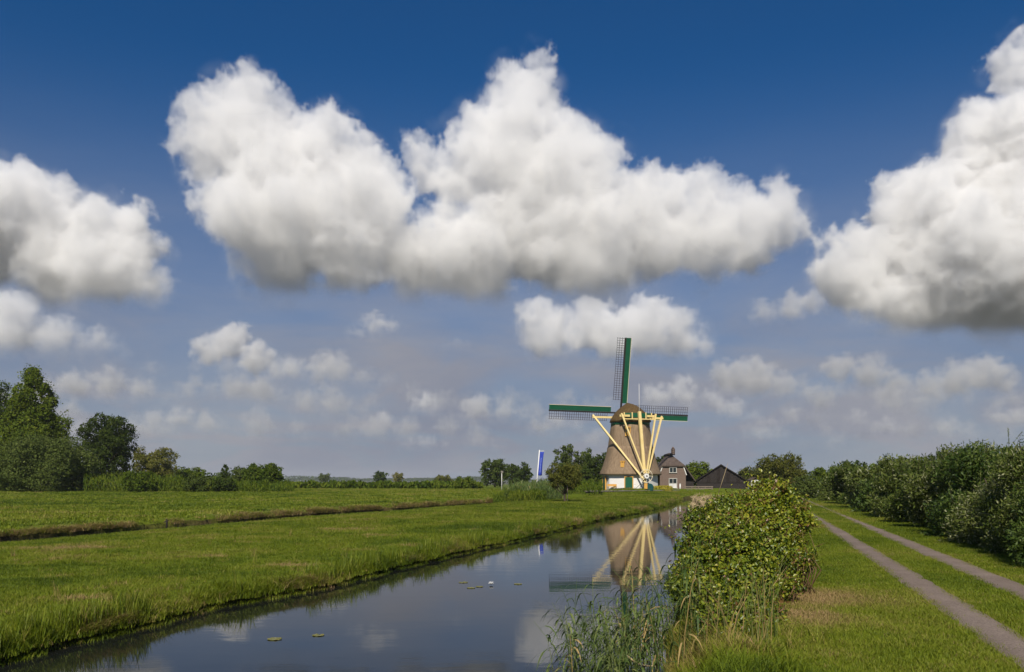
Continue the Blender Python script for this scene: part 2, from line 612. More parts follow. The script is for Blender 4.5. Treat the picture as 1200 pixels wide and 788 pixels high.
rows = [cols_at(y) for y in ys]
X = np.array(rows)
Yg = np.repeat(ys[:, None], X.shape[1], 1)
Z = heights(Yg, None, X)
# soften bank shoulders, then break the edge up
nr, nc = X.shape
df_, cl_, cr_ = DF(Yg), CL(Yg), CR(Yg)
for edge, side in ((df_, -1), (df_ + 3.5, 1), (cl_, -1), (cr_, 1)):
    d = (X - edge) * side
    on = (d > 0) & (d < 1.3) & (Yg < 160)
    k = np.clip(d / 0.8, 0, 1) ** 0.7
    Z = np.where(on, (0.03 + 0.25 * (Z - 0.1)) * (1 - k) + Z * k, Z)
near_edge = np.minimum.reduce([np.abs(X - df_), np.abs(X - cl_), np.abs(X - cr_)])
Z = Z + 0.05 * fbm2(X * 1.7, Yg * 1.7, 3, 21) * (near_edge < 1.5) * (Z > 0.05)
soil = np.clip(sstep(0.26, 0.05, near_edge) * (Z > -0.2) * (Yg < 150), 0, 1)
soil = np.clip(soil * (0.75 + 0.5 * noise2(X * 0.8, Yg * 0.8, 31)), 0, 1)
soil = np.where(Z < 0, 1.0, soil)
idx = np.arange(nr * nc).reshape(nr, nc)
faces = np.stack([idx[:-1, :-1], idx[:-1, 1:], idx[1:, 1:], idx[1:, :-1]], -1).reshape(-1, 4)
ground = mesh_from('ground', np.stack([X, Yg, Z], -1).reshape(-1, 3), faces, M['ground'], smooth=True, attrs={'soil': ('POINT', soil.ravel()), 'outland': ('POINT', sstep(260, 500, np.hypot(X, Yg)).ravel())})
tag(ground, 'flat green meadow and canal banks', kind='structure')


def gz(x, y):
    """ground height at points (for placing things)"""
    x, y = np.atleast_1d(np.asarray(x, float)), np.atleast_1d(np.asarray(y, float))
    z = heights(y, None, x)
    for edge, side in ((DF(y), -1), (DF(y) + 3.5, 1), (CL(y), -1), (CR(y), 1)):
        d = (x - edge) * side
        k = np.clip(d / 0.8, 0, 1) ** 0.7
        z = np.where((d > 0) & (d < 1.3) & (y < 160), (0.03 + 0.25 * (z - 0.1)) * (1 - k) + z * k, z)
    return z


def gz1(x, y):
    return float(gz(x, y)[0])


WV = [(-400, -30, 0), (400, -30, 0), (400, 180, 0), (-400, 180, 0)]
water = mesh_from('canal_water', WV, [[0, 1, 2, 3]], M['water'])
tag(water, 'calm dark canal water reflecting the sky', kind='structure')


def strip(name, off0, off1, label):
    V, Fc = [], []
    yy = np.arange(4, 118, 0.35)
    for i, y in enumerate(yy):
        w0 = 0.035 * noise2(y * 2.1, off0, 41) + 0.03 * noise2(y * 6.0, off0, 42)
        w1 = 0.035 * noise2(y * 2.1, off1, 43) + 0.03 * noise2(y * 6.0, off1, 44)
        x0, x1 = off0 + 0.29 * y + w0, off1 + 0.29 * y + w1
        for x, z in ((x0 - 0.05, 0.78), (x0, 0.822), ((x0 + x1) / 2, 0.832), (x1, 0.822), (x1 + 0.05, 0.78)):
            V.append((float(x), float(y), float(z)))
        if i:
            for k in range(4):
                a = (i - 1) * 5 + k
                Fc.append([a, a + 1, a + 6, a + 5])
    return tag(mesh_from(name, V, Fc, M['path'], smooth=True), label, kind='structure')


strip('path', 2.84, 3.42, 'grey brown concrete track strip beside the mown canal bank')
strip('path', 4.52, 5.10, 'grey brown concrete track strip nearer the willow hedge')

# ------------------------------------------------------------------ clouds (real volumes, kilometres away)
def upsample(shape, cell, rg):
    L = [int(math.ceil(n / cell)) + 3 for n in shape]
    A = rg.uniform(-1, 1, L).astype(np.float32)
    for ax, n in enumerate(shape):
        x = np.arange(n) / cell + rg.random() * 0.9
        i = np.floor(x).astype(int)
        f = (x - i).astype(np.float32)
        f = f * f * (3 - 2 * f)
        sh = [1, 1, 1]
        sh[ax] = n
        f = f.reshape(sh)
        A = np.take(A, i, axis=ax) * (1 - f) + np.take(A, i + 1, axis=ax) * f
    return A


def fbm3(shape, cell, octv, rg, gain=0.55, billow=False):
    r, a = np.zeros(shape, np.float32), 1.0
    for k in range(octv):
        n = upsample(shape, cell, rg)
        r += a * ((np.abs(n) * 2 - 0.7) if billow else n)
        a *= gain
        cell /= 2
        if cell < 1.7:
            break
    return r


def cloud_tree(n, vsize, m):
    ng = bpy.data.node_groups.new('cloud_density', 'GeometryNodeTree')
    ng.interface.new_socket('Geometry', in_out='INPUT', socket_type='NodeSocketGeometry')
    ng.interface.new_socket('Geometry', in_out='OUTPUT', socket_type='NodeSocketGeometry')
    nn, L = ng.nodes, ng.links
    gi, go = nn.new('NodeGroupInput'), nn.new('NodeGroupOutput')
    vc = nn.new('GeometryNodeVolumeCube')
    for i in range(3):
        vc.inputs['Resolution ' + 'XYZ'[i]].default_value = int(n[i])
    vc.inputs['Min'].default_value = (0, 0, 0)
    vc.inputs['Max'].default_value = tuple(float(k) * vsize for k in n)
    ps, sx = nn.new('GeometryNodeInputPosition'), nn.new('ShaderNodeSeparateXYZ')
    L.new(ps.outputs[0], sx.inputs[0])

    def mth(op, a, b=None):
        q = nn.new('ShaderNodeMath')
        q.operation = op
        for k, x in enumerate((a, b)):
            if x is None:
                continue
            if isinstance(x, (int, float)):
                q.inputs[k].default_value = x
            else:
                L.new(x, q.inputs[k])
        return q.outputs[0]
    ix = [mth('ROUND', mth('DIVIDE', sx.outputs[i], float(n[i]) * vsize / (n[i] - 1))) for i in range(3)]
    I = mth('ADD', mth('MULTIPLY', mth('ADD', mth('MULTIPLY', ix[0], float(n[1])), ix[1]), float(n[2])), ix[2])
    si = nn.new('GeometryNodeSampleIndex')
    si.data_type, si.domain = 'FLOAT', 'POINT'
    na = nn.new('GeometryNodeInputNamedAttribute')
    na.data_type = 'FLOAT'
    na.inputs['Name'].default_value = 'dens'
    L.new(gi.outputs[0], si.inputs['Geometry'])
    L.new(na.outputs[0], si.inputs['Value'])
    ci = nn.new('FunctionNodeFloatToInt')
    L.new(I, ci.inputs[0])
    L.new(ci.outputs[0], si.inputs['Index'])
    L.new(si.outputs[0], vc.inputs['Density'])
    sm = nn.new('GeometryNodeSetMaterial')
    L.new(vc.outputs[0], sm.inputs[0])
    sm.inputs['Material'].default_value = m
    L.new(sm.outputs[0], go.inputs[0])
    return ng


def cloud(Y, blobs, base, dens, label, vpx=2.2, seed=1, soft=1.0, amp=1.0, fray=1.0, grey=0.993, wisp=0.16):
    """blobs: (u, v, r) in photo pixels at depth Y; base: pixel row of the flat underside"""
    rnd, rg, s = random.Random(seed), np.random.default_rng(seed), Y / F
    pts = []
    for (u, v, r) in blobs:
        c = np.array((u, rnd.uniform(-0.22, 0.22) * r, -v))
        pts.append((c, r * 0.85))
        for k in range(16):
            dd = np.array([rnd.gauss(0, 1), rnd.gauss(0, 1) * 0.8, abs(rnd.gauss(0, 1)) - 0.25])
            dd /= np.linalg.norm(dd)
            r2 = r * rnd.uniform(0.25, 0.45)
            c2 = c + dd * r * 0.75
            pts.append((c2, r2))
            if r > 14:
                for j in range(6):
                    e = dd + np.array([rnd.gauss(0, 0.6) for _ in range(3)])
                    e /= np.linalg.norm(e)
                    pts.append((c2 + e * r2 * 0.85, r2 * rnd.uniform(0.2, 0.45)))
    C, R = np.array([c for c, r in pts]), np.array([r for c, r in pts])
    pad = 24 * amp
    lo, hi = (C - R[:, None]).min(0) - pad, (C + R[:, None]).max(0) + pad
    lo[2] = max(lo[2], -base - 16 * amp)
    n = np.ceil((hi - lo) / vpx).astype(int)
    ax = [lo[i] + (np.arange(n[i]) + 0.5) * vpx for i in range(3)]
    S = np.full(n, 1e3, np.float32)
    for c, r in pts:
        sl = []
        for i in range(3):
            a0 = max(0, int((c[i] - r - 18 - lo[i]) / vpx))
            sl.append(slice(a0, max(a0, min(n[i], int((c[i] + r + 18 - lo[i]) / vpx) + 1))))
        if any(q.start >= q.stop for q in sl):
            continue
        a, b, z = np.meshgrid(*[ax[i][sl[i]] - c[i] for i in range(3)], indexing='ij', sparse=True)
        S[tuple(sl)] = np.minimum(S[tuple(sl)], np.sqrt(a * a + b * b + z * z) - r)
    S = np.clip(S, -60, 22)
    S0 = S.copy()
    S = S + (fbm3(n, 30 * amp / vpx, 5, rg, 0.68, True) * 9.0 * fray + fbm3(n, 60 * amp / vpx, 2, rg) * 5) * amp
    hgt = (ax[2] + base)[None, None, :]
    S = np.maximum(S, -(hgt - fbm3((n[0], n[1], 1), 45 * amp / vpx, 4, rg) * 7 * amp) * 0.7 + 4 * amp)
    wdt = (4.6 + 40 * np.exp(-np.clip(hgt, 0, None) / (38 * amp))) * soft * amp
    D = np.clip(-S / wdt, 0, 1)
    D = D * D * (3 - 2 * D)
    D = (D * np.clip(0.8 + 0.32 * fbm3(n, 16 * amp / vpx, 3, rg), 0.2, 1.3)).astype(np.float32)
    wn_ = np.clip(fbm3(n, 34 * amp / vpx, 5, rg, 0.6) * 0.9 - 0.05, 0, 1)
    D += (wisp * np.clip((15 * amp - S0) / (15 * amp), 0, 1) * wn_ * np.clip((hgt + 8 * amp) / (18 * amp), 0, 1)).astype(np.float32)
    me = bpy.data.meshes.new('cloud')
    me.vertices.add(int(np.prod(n)))
    me.attributes.new('dens', 'FLOAT', 'POINT').data.foreach_set('value', D.ravel())
    ob = link(bpy.data.objects.new('cloud', me))
    m = bpy.data.materials.new('cloud_vapour')
    m.use_nodes = True
    t = m.node_tree
    t.nodes.clear()
    o, p = t.nodes.new('ShaderNodeOutputMaterial'), t.nodes.new('ShaderNodeVolumePrincipled')
    p.inputs['Color'].default_value = (grey, grey, grey, 1)
    p.inputs['Density'].default_value = dens / s
    p.inputs['Anisotropy'].default_value = 0.0
    t.links.new(p.outputs[0], o.inputs['Volume'])
    ob.modifiers.new('density', 'NODES').node_group = cloud_tree(n, vpx * s, m)
    ob.location = ((lo[0] - 600) * s, Y + lo[1] * s, ZC + (HZ + lo[2]) * s)
    return tag(ob, label, kind='structure')


CLOUDS = True
SEEDC = 10
if CLOUDS:
    cloud(3500, [(290, 165, 62), (248, 182, 40), (335, 190, 66), (385, 205, 62), (430, 250, 60), (350, 265, 85), (300, 250, 60), (410, 300, 62), (330, 315, 50), (470, 300, 45), (293, 112, 14)],
          358, 0.058, 'tall white cumulus cloud with a narrow knob on top', seed=4, vpx=1.9)
    cloud(3650, [(618, 125, 46), (600, 190, 66), (665, 195, 62), (500, 180, 24), (512, 200, 30), (548, 210, 40), (640, 262, 92), (560, 300, 72), (690, 300, 72), (505, 312, 55), (628, 72, 16), (600, 95, 22),
                 (760, 275, 66), (828, 278, 58), (868, 285, 48), (895, 262, 44), (922, 272, 26), (795, 222, 18)],
          362, 0.058, 'largest white cumulus cloud, towering over the windmill', seed=SEEDC, vpx=1.9, fray=0.9)
    cloud(3000, [(1190, 80, 34), (1175, 190, 66), (1085, 255, 62), (1120, 310, 92), (1010, 322, 55), (1190, 290, 115), (1290, 240, 140), (1050, 345, 55), (1110, 355, 60), (1200, 360, 70)],
          398, 0.085, 'heavy cumulus cloud with a grey underside above the hedge', seed=3)
    cloud(3300, [(15, 262, 66), (-40, 280, 80), (62, 305, 60), (132, 288, 52), (145, 258, 24), (112, 325, 50), (165, 335, 30)],
          366, 0.08, 'broad grey based cumulus cloud above the conical tree', seed=5)
    cloud(5200, [(10, 385, 42), (-30, 375, 40), (60, 398, 34), (105, 408, 26), (135, 412, 16)], 422, 0.06, 'long grey cloud under the broad cumulus by the conical tree', seed=6, soft=1.5, amp=0.7)
    cloud(6000, [(640, 392, 36), (695, 386, 36), (755, 388, 38), (800, 400, 30), (720, 405, 36)], 432, 0.07, 'white cloud directly behind the upright windmill sail', seed=7, amp=0.8)
    # low clouds far out over the polder: a few white heads, the rest thin, vapour coloured grey to imitate shade and haze
    small = [(7000, [(268, 402, 26), (245, 416, 22), (300, 424, 26), (342, 432, 20), (322, 440, 18), (286, 388, 9)], 452, 0.07, 0.93),
             (7200, [(395, 436, 26), (425, 444, 18), (372, 440, 22), (450, 448, 12)], 460, 0.04, 0.88),
             (7000, [(440, 384, 19), (422, 390, 15), (457, 382, 14)], 403, 0.06, 0.96),
             (7600, [(535, 405, 9), (526, 406, 7), (544, 405, 7)], 412, 0.05, 0.95),
             (8500, [(495, 475, 15), (489, 480, 13), (505, 479, 12)], 490, 0.09, 0.985),
             (8600, [(450, 496, 14), (466, 500, 12), (434, 501, 12)], 510, 0.06, 0.95),
             (8700, [(560, 480, 24), (590, 482, 20), (612, 490, 16), (540, 492, 16)], 502, 0.05, 0.9),
             (8500, [(210, 494, 22), (185, 494, 20), (240, 499, 17), (262, 502, 10)], 509, 0.06, 0.9),
             (7500, [(130, 452, 24), (95, 455, 26), (165, 458, 20), (200, 466, 14)], 474, 0.05, 0.86),
             (8500, [(500, 520, 16), (478, 522, 12), (520, 522, 12)], 530, 0.07, 0.96),
             (8500, [(345, 508, 14), (355, 514, 11), (330, 514, 10)], 521, 0.05, 0.92),
             (8400, [(800, 462, 24), (770, 468, 22), (828, 468, 16)], 482, 0.07, 0.95),
             (7500, [(885, 446, 30), (918, 454, 24), (852, 442, 26), (945, 462, 16)], 474, 0.045, 0.85),
             (8500, [(862, 482, 18), (845, 478, 16), (880, 489, 14)], 499, 0.06, 0.93),
             (7500, [(1018, 440, 30), (985, 434, 26), (1050, 448, 22)], 466, 0.045, 0.83),
             (7500, [(1122, 448, 30), (1088, 456, 26), (1155, 438, 30), (1172, 450, 22)], 474, 0.045, 0.84),
             (8500, [(1003, 491, 15), (1013, 496, 12)], 504, 0.06, 0.94),
             (8500, [(930, 491, 20), (955, 496, 15), (905, 497, 15)], 507, 0.045, 0.88),
             (8500, [(1042, 502, 15), (1060, 508, 12), (1026, 506, 12)], 516, 0.07, 0.96),
             (8500, [(888, 510, 14), (873, 513, 11)], 521, 0.06, 0.94),
             (8500, [(1110, 505, 20), (1135, 508, 16)], 519, 0.05, 0.9),
             (8500, [(40, 470, 28), (0, 476, 28), (80, 482, 22)], 498, 0.05, 0.84),
             (8500, [(650, 498, 18), (674, 502, 14), (630, 504, 14)], 513, 0.045, 0.9),
             (8500, [(1170, 490, 20), (1198, 494, 22)], 508, 0.05, 0.88),
             (6000, [(925, 362, 26), (950, 356, 22), (895, 370, 22)], 385, 0.045, 0.92),
             (8000, [(395, 480, 24), (360, 476, 22), (425, 486, 18)], 496, 0.035, 0.84),
             (8000, [(310, 462, 26), (275, 458, 22), (335, 470, 18)], 480, 0.035, 0.82),
             (8800, [(695, 518, 18), (560, 520, 16), (585, 522, 14)], 530, 0.04, 0.88),
             (8800, [(980, 516, 18), (1010, 520, 14), (950, 522, 12)], 529, 0.04, 0.88),
             (8200, [(960, 470, 22), (1075, 482, 24), (1045, 476, 20)], 494, 0.035, 0.82)]
    for k, (u0, u1, v_, Y, dn) in enumerate([(60, 330, 462, 9000, 0.03), (330, 610, 470, 9300, 0.028), (20, 250, 505, 9800, 0.035), (300, 640, 508, 9900, 0.03), (830, 1090, 458, 9000, 0.03),
                                             (1010, 1230, 470, 9300, 0.032), (800, 1210, 508, 9900, 0.03), (180, 420, 432, 8600, 0.022), (620, 830, 478, 9500, 0.025)]):
        rk = random.Random(700 + k)
        small.append((Y, [(u0 + (u1 - u0) * (j + rk.random()) / 8, v_ + rk.uniform(-7, 7), rk.uniform(13, 26)) for j in range(8)], v_ + 16, dn, 0.84))
    for k, (Y, b, base, dn, gy) in enumerate(small):
        b = [(u_, v_, r_ * 0.84) for u_, v_, r_ in b]
        cloud(Y, b, base, dn * 1.35, 'small pale fair weather cloud low over the horizon', vpx=2.0, seed=20 + k, soft=1.6, amp=0.45, grey=gy - 0.01, wisp=0.14)

# ------------------------------------------------------------------ vegetation builders
def unit(a):
    return a / np.maximum(np.linalg.norm(a, axis=1, keepdims=True), 1e-9)


def leaves(name, C, axis, nrm, ln, wd, tint, m, parent=None, six=False):
    """one flat leaf per row: diamond (4 corners) or a six-cornered oval folded along its midrib"""
    n = len(C)
    axis = unit(axis)
    side = unit(np.cross(axis, nrm))
    up = np.cross(side, axis)
    ln, wd = np.asarray(ln)[:, None], np.asarray(wd)[:, None]
    if six:
        P = [C - axis * ln * 0.5, C - axis * ln * 0.15 + side * wd * 0.5 + up * wd * 0.18, C + axis * ln * 0.22 + side * wd * 0.42 + up * wd * 0.15, C + axis * ln * 0.5 - up * wd * 0.1,
             C + axis * ln * 0.22 - side * wd * 0.42 + up * wd * 0.15, C - axis * ln * 0.15 - side * wd * 0.5 + up * wd * 0.18]
        V = np.stack(P, 1).reshape(-1, 3)
        b = np.arange(n)[:, None] * 6
        Fq = np.concatenate([b + np.array([0, 1, 2, 3]), b + np.array([0, 3, 4, 5])], 0)
        t = np.concatenate([tint, tint])
    else:
        V = np.stack([C - axis * ln * 0.5, C + side * wd * 0.5, C + axis * ln * 0.5, C - side * wd * 0.5], 1).reshape(-1, 3)
        Fq = np.arange(n * 4).reshape(-1, 4)
        t = tint
    return mesh_from(name, V, Fq, m, parent, attrs={'tint': ('FACE', t)})


def crown(lobes, n_cl, per, cl_r, ln, wd, rg, shell=0.4, droop=0.0, tint0=0.45, tint_cl=0.16, tint_lf=0.16, upness=0.5, floor=None, fill=0.2, rise=0.0):
    """clusters of leaves over the outside of overlapping lobes (cx, cy, cz, rx, ry, rz), some inside"""
    L = np.array(lobes, float)
    area = (L[:, 3] * L[:, 5]) + (L[:, 3] * L[:, 4]) + (L[:, 4] * L[:, 5])
    pick = rg.choice(len(L), n_cl, p=area / area.sum())
    d = unit(rg.normal(size=(n_cl, 3)))
    fr = 1 - shell * rg.random(n_cl) ** 1.4
    fr = np.where(rg.random(n_cl) < fill, fr * 0.65, fr)
    fr *= 1 + 0.10 * rg.normal(size=n_cl)
    C = L[pick, :3] + d * L[pick, 3:6] * fr[:, None]
    deep = np.zeros(n_cl, bool)
    for k in range(len(L)):
        q = np.linalg.norm((C - L[k, :3]) / L[k, 3:6], axis=1)
        deep |= (q < 0.55) & (pick != k)
    keep = ~deep
    if floor is not None:
        keep &= C[:, 2] > floor
    C, d = C[keep], d[keep]
    k = len(C)
    tc_ = tint0 + tint_cl * rg.normal(size=k)
    P = np.repeat(C, per, 0) + rg.normal(size=(k * per, 3)) * cl_r * np.array([1, 1, 0.75])
    out = np.repeat(d, per, 0)
    ax = rg.normal(size=P.shape) * 0.8 + out * 0.5 + np.array([0, 0, rise - droop])
    nr_ = rg.normal(size=P.shape) * 0.6 + out * 1.1 + np.array([0, 0, upness])
    tl = np.clip(np.repeat(tc_, per) + tint_lf * rg.normal(size=len(P)), 0, 1)
    if floor is not None:
        g = P[:, 2] > floor
        P, ax, nr_, tl = P[g], ax[g], nr_[g], tl[g]
    sz = 0.7 + 0.6 * rg.random(len(P))
    return P, ax, nr_, ln * sz, wd * sz, tl


def limbs(base, tips, r0, rg, fork=0.4):
    """a tapered trunk from the base with limbs out to the tips, as one mesh"""
    base = Vector(base)
    top = Vector((0, 0, 0))
    for t in tips:
        top += Vector(t)
    top /= len(tips)
    f = base.lerp(top, fork)
    parts = [tube_data([base - Vector((0, 0, 0.15)), base.lerp(f, 0.08), base.lerp(f, 0.5) + Vector((rg.normal() * r0 * 0.5, 0, 0)), f, f.lerp(top, 0.7)], [r0 * 1.5, r0 * 1.05, r0 * 0.85, r0 * 0.7, r0 * 0.25], 8)]
    for t in tips:
        t = Vector(t)
        a = base.lerp(f, 0.7 + 0.3 * rg.random())
        mid = a.lerp(t, 0.5) + Vector((rg.normal(), rg.normal(), rg.normal() + 1)) * (t - a).length * 0.06
        parts.append(tube_data([a, mid, t], [r0 * 0.5, r0 * 0.3, r0 * 0.1], 6))
    return merge(parts)


def tree(name, u, v_top, width_px, Y, label, m, group=None, v_base=None, cat='tree', shape='round', seed=0, leaf=None, dens=1.0, tint0=0.45, trunk=0.12, lobes_n=9, clump=None):
    rg = np.random.default_rng(seed + 100)
    x = (u - 600) * Y / F
    z0 = gz1(x, Y) if Y < 160 else 0.95
    H = ZC + (HZ - v_top) * Y / F - z0
    W = width_px * Y / F
    root = empty(name, (x, Y, z0), label, cat, group)
    L = []
    if shape == 'cone':
        L.append((0, 0, H * 0.38, W * 0.33, W * 0.33, H * 0.40))
        for k in range(lobes_n * 3):
            t = ((k + 0.5) / (lobes_n * 3)) ** 1.25
            a = k * 2.4 + rg.random()
            prof = W * 0.5 * (1 - t) ** 0.55 * (0.82 + 0.3 * rg.random())
            rr = max(W * 0.085, W * 0.15 * (1 - 0.5 * t)) * (0.8 + 0.4 * rg.random())
            L.append((math.cos(a) * max(0, prof - rr * 0.7), math.sin(a) * max(0, prof - rr * 0.7), H * (0.08 + 0.87 * t), rr, rr, rr * 0.9))
    elif shape == 'bush':
        L.append((0, 0, H * 0.42, W * 0.36, W * 0.38, H * 0.45))
        for k in range(lobes_n * 3):
            a = k * 2.4 + rg.random()
            e = (k + 0.5) / (lobes_n * 3)
            q = W * 0.36 * math.sqrt(max(0.0, 1 - (max(0, e - 0.15)) ** 2)) * (0.85 + 0.25 * rg.random())
            rr = W * (0.10 + 0.06 * rg.random())
            L.append((math.cos(a) * q, math.sin(a) * q, H * (0.12 + 0.70 * e), rr, rr, min(rr, H * 0.2)))
    else:
        c0 = H * (trunk + (1 - trunk) * 0.48)
        hh = H * (1 - trunk) * 0.5
        L.append((0, 0, c0, W * 0.30, W * 0.30, hh * 0.70))
        for k in range(lobes_n * 3):
            a = k * 2.4 + rg.random() * 0.8
            e = -0.9 + 1.75 * (k + 0.5) / (lobes_n * 3)
            q = W * 0.40 * math.sqrt(max(0.02, 1 - e * e)) * (0.72 + 0.42 * rg.random())
            rr = W * (0.085 + 0.075 * rg.random())
            L.append((math.cos(a) * q, math.sin(a) * q, c0 + e * hh * 0.86, rr, rr, min(rr, hh * 0.4) * 0.85))
    px_ = Y / F
    lf = leaf or max(1.7 * px_, 0.05)
    area = sum(a[3] * a[5] for a in L) * 7
    per = 9
    ncl = int(min(5200, max(60, dens * 1.5 * area / (lf * lf * 0.5) / per)))
    r_min = min(W, H)
    P = crown(L, ncl, per, clump or max(0.022 * r_min, lf * 0.6), lf, lf * 0.55, rg, tint0=tint0, floor=-0.05 if shape == 'bush' else None)
    A = L[0]
    q = unit(rg.normal(size=(int(ncl * 0.9), 3))) * (0.97 * rg.random((int(ncl * 0.9), 1)) ** 0.5)
    C2 = np.array(A[:3]) + q * np.array(A[3:6])
    C3 = []
    for B in L[1:]:
        q3 = unit(rg.normal(size=(int(ncl * 1.2 / len(L)) + 2, 3))) * 0.75
        C3.append(np.array(B[:3]) + q3 * np.array(B[3:6]))
    C2 = np.concatenate([C2] + C3, 0)
    if shape == 'bush':
        C2 = C2[C2[:, 2] > 0]
    k2 = len(C2)
    inner = (C2, rg.normal(size=(k2, 3)), rg.normal(size=(k2, 3)) + np.array([0, -0.8, 0.3]), np.full(k2, lf * 1.7), np.full(k2, lf * 1.3), np.clip(tint0 - 0.05 + 0.15 * rg.normal(size=k2), 0, 1))
    P = tuple(np.concatenate([a_, b_], 0) for a_, b_ in zip(P, inner))
    leaves('crown', *P, m, root)
    tips = [(a[0], a[1], a[2]) for a in L[1::3][:9]]
    V, Fc = limbs((0, 0, 0), tips, max(0.03, 0.022 * H + 0.01 * W), rg, 0.35)
    mesh_from('trunk', V, Fc, M['bark'], root, True)
    return root


# grass tufts: a few variants, scattered as one uncountable mass
tuft_col = {}


def blades(n, h, spread, w, lean, rg, segs=3, tint=0.3, tv=0.12):
    V, Fc, T = [], [], []
    for k in range(n):
        a, r = rg.random() * 2 * math.pi, spread * math.sqrt(rg.random())
        b = np.array([math.cos(a) * r, math.sin(a) * r, -0.02])
        d = rg.random() * 2 * math.pi
        hh = h * (0.5 + 0.7 * rg.random())
        ln_ = lean * (0.3 + rg.random()) * hh
        ww = w * (0.7 + 0.6 * rg.random())
        sd = np.array([-math.sin(d + 0.6 * rg.normal()), math.cos(d), 0])
        o = len(V)
        for s in range(segs + 1):
            t = s / segs
            c = b + np.array([math.cos(d) * ln_ * t * t, math.sin(d) * ln_ * t * t, hh * (t - 0.25 * lean * t * t)])
            k2 = ww * (1 - t ** 1.5) * 0.5
            if s < segs:
                V += [c - sd * k2, c + sd * k2]
            else:
                V.append(c)
        tt = tint + tv * rg.normal()
        for s in range(segs - 1):
            Fc.append([o + 2 * s, o + 2 * s + 1, o + 2 * s + 3, o + 2 * s + 2])
            T.append(tt)
        Fc.append([o + 2 * segs - 2, o + 2 * segs - 1, o + 2 * segs])
        T.append(tt)
    return V, Fc, T


def tuft_set(key, count, m, **kw):
    c = bpy.data.collections.new('tufts_' + key)
    for k in range(count):
        rg = np.random.default_rng(500 + k)
        V, Fc, T = blades(rg=rg, **kw)
        me = bpy.data.meshes.new('tuft')
        me.from_pydata([tuple(map(float, p)) for p in V], [], Fc)
        a = me.attributes.new('tint', 'FLOAT', 'FACE')
        a.data.foreach_set('value', np.array(T, np.float32))
        me.materials.append(m)
        c.objects.link(bpy.data.objects.new('tuft', me))
    tuft_col[key] = c


def scatter(name, P, scale, patch, key, label, seed=0):
    rg = np.random.default_rng(seed)
    me = bpy.data.meshes.new(name)
    me.vertices.add(len(P))
    me.vertices.foreach_set('co', np.asarray(P, np.float32).ravel())
    for an, arr in (('rz', rg.random(len(P)) * 6.283), ('scl', scale), ('patch', patch)):
        me.attributes.new(an, 'FLOAT', 'POINT').data.foreach_set('value', np.asarray(arr, np.float32))
    me.attributes.new('pick', 'INT', 'POINT').data.foreach_set('value', rg.integers(0, 50, len(P)).astype(np.int32))
    ob = link(bpy.data.objects.new(name, me))
    ng = bpy.data.node_groups.new('scatter_' + name, 'GeometryNodeTree')
    ng.interface.new_socket('Geometry', in_out='INPUT', socket_type='NodeSocketGeometry')
    ng.interface.new_socket('Geometry', in_out='OUTPUT', socket_type='NodeSocketGeometry')
    nn, L = ng.nodes, ng.links
    gi, go = nn.new('NodeGroupInput'), nn.new('NodeGroupOutput')
    iop = nn.new('GeometryNodeInstanceOnPoints')
    ci = nn.new('GeometryNodeCollectionInfo')
    ci.inputs['Collection'].default_value = tuft_col[key]
    ci.inputs['Separate Children'].default_value = True
    ci.inputs['Reset Children'].default_value = True

    def attr(an, t='FLOAT'):
        q = nn.new('GeometryNodeInputNamedAttribute')
        q.data_type = t
        q.inputs['Name'].default_value = an
        return q.outputs[0]
    cx = nn.new('ShaderNodeCombineXYZ')
    L.new(attr('rz'), cx.inputs[2])
    L.new(gi.outputs[0], iop.inputs['Points'])
    L.new(ci.outputs[0], iop.inputs['Instance'])
    iop.inputs['Pick Instance'].default_value = True
    L.new(attr('pick', 'INT'), iop.inputs['Instance Index'])
    L.new(cx.outputs[0], iop.inputs['Rotation'])
    L.new(attr('scl'), iop.inputs['Scale'])
    L.new(iop.outputs[0], go.inputs[0])
    ob.modifiers.new('scatter', 'NODES').node_group = ng
    return tag(ob, label, kind='stuff')


tuft_set('short', 6, M['grass'], n=34, h=0.075, spread=0.15, w=0.009, lean=0.7, tint=0.34)
tuft_set('meadow', 6, M['grass'], n=44, h=0.115, spread=0.2, w=0.011, lean=0.8, tint=0.36)
tuft_set('tall', 6, M['grass'], n=30, h=0.30, spread=0.16, w=0.013, lean=0.8, tint=0.36)
tuft_set('sedge', 5, M['grass'], n=12, h=0.5, spread=0.12, w=0.018, lean=0.35, tint=0.30)
tuft_set('dead', 5, M['grass'], n=26, h=0.26, spread=0.2, w=0.012, lean=1.6, tint=0.85)
tuft_set('far', 5, M['grass'], n=30, h=0.16, spread=0.45, w=0.05, lean=0.6, tint=0.36)

HAY = [(-15.5, 30, 2.2, 0.5), (-8.2, 42, 1.8, 0.7), (-2.0, 41, 1.0, 0.6), (-5.2, 29.5, 0.8, 0.4), (-6.0, 36.8, 1.2, 0.7), (-9.5, 27, 0.9, 0.5), (-11.5, 21.5, 1.0, 0.4), (-3.8, 31.5, 0.6, 0.5), (-14, 24.5, 0.8, 0.35), (-6.3, 24.2, 1.0, 0.45), (-12.8, 18.6, 0.8, 0.35), (-10, 33, 1.2, 0.3), (-3.5, 48, 1.2, 0.5), (-8.6, 17.4, 0.8, 0.4)]


def patch_of(x, y, base=0.0):
    p = base + 0.22 * fbm2(x / 2.2, y / 2.2, 4, 51) + 0.13 * fbm2(x / 14, y / 14, 2, 52)
    for hx, hy, rx, ry in HAY:
        q = ((x - hx) / rx) ** 2 + ((y - hy) / ry) ** 2
        p = p + 0.62 * np.exp(-q * 1.5) * (0.4 + 0.8 * rng.random(len(x)))
    p = p + np.where(rng.random(len(x)) < 0.03, 0.35, 0.0)
    return p


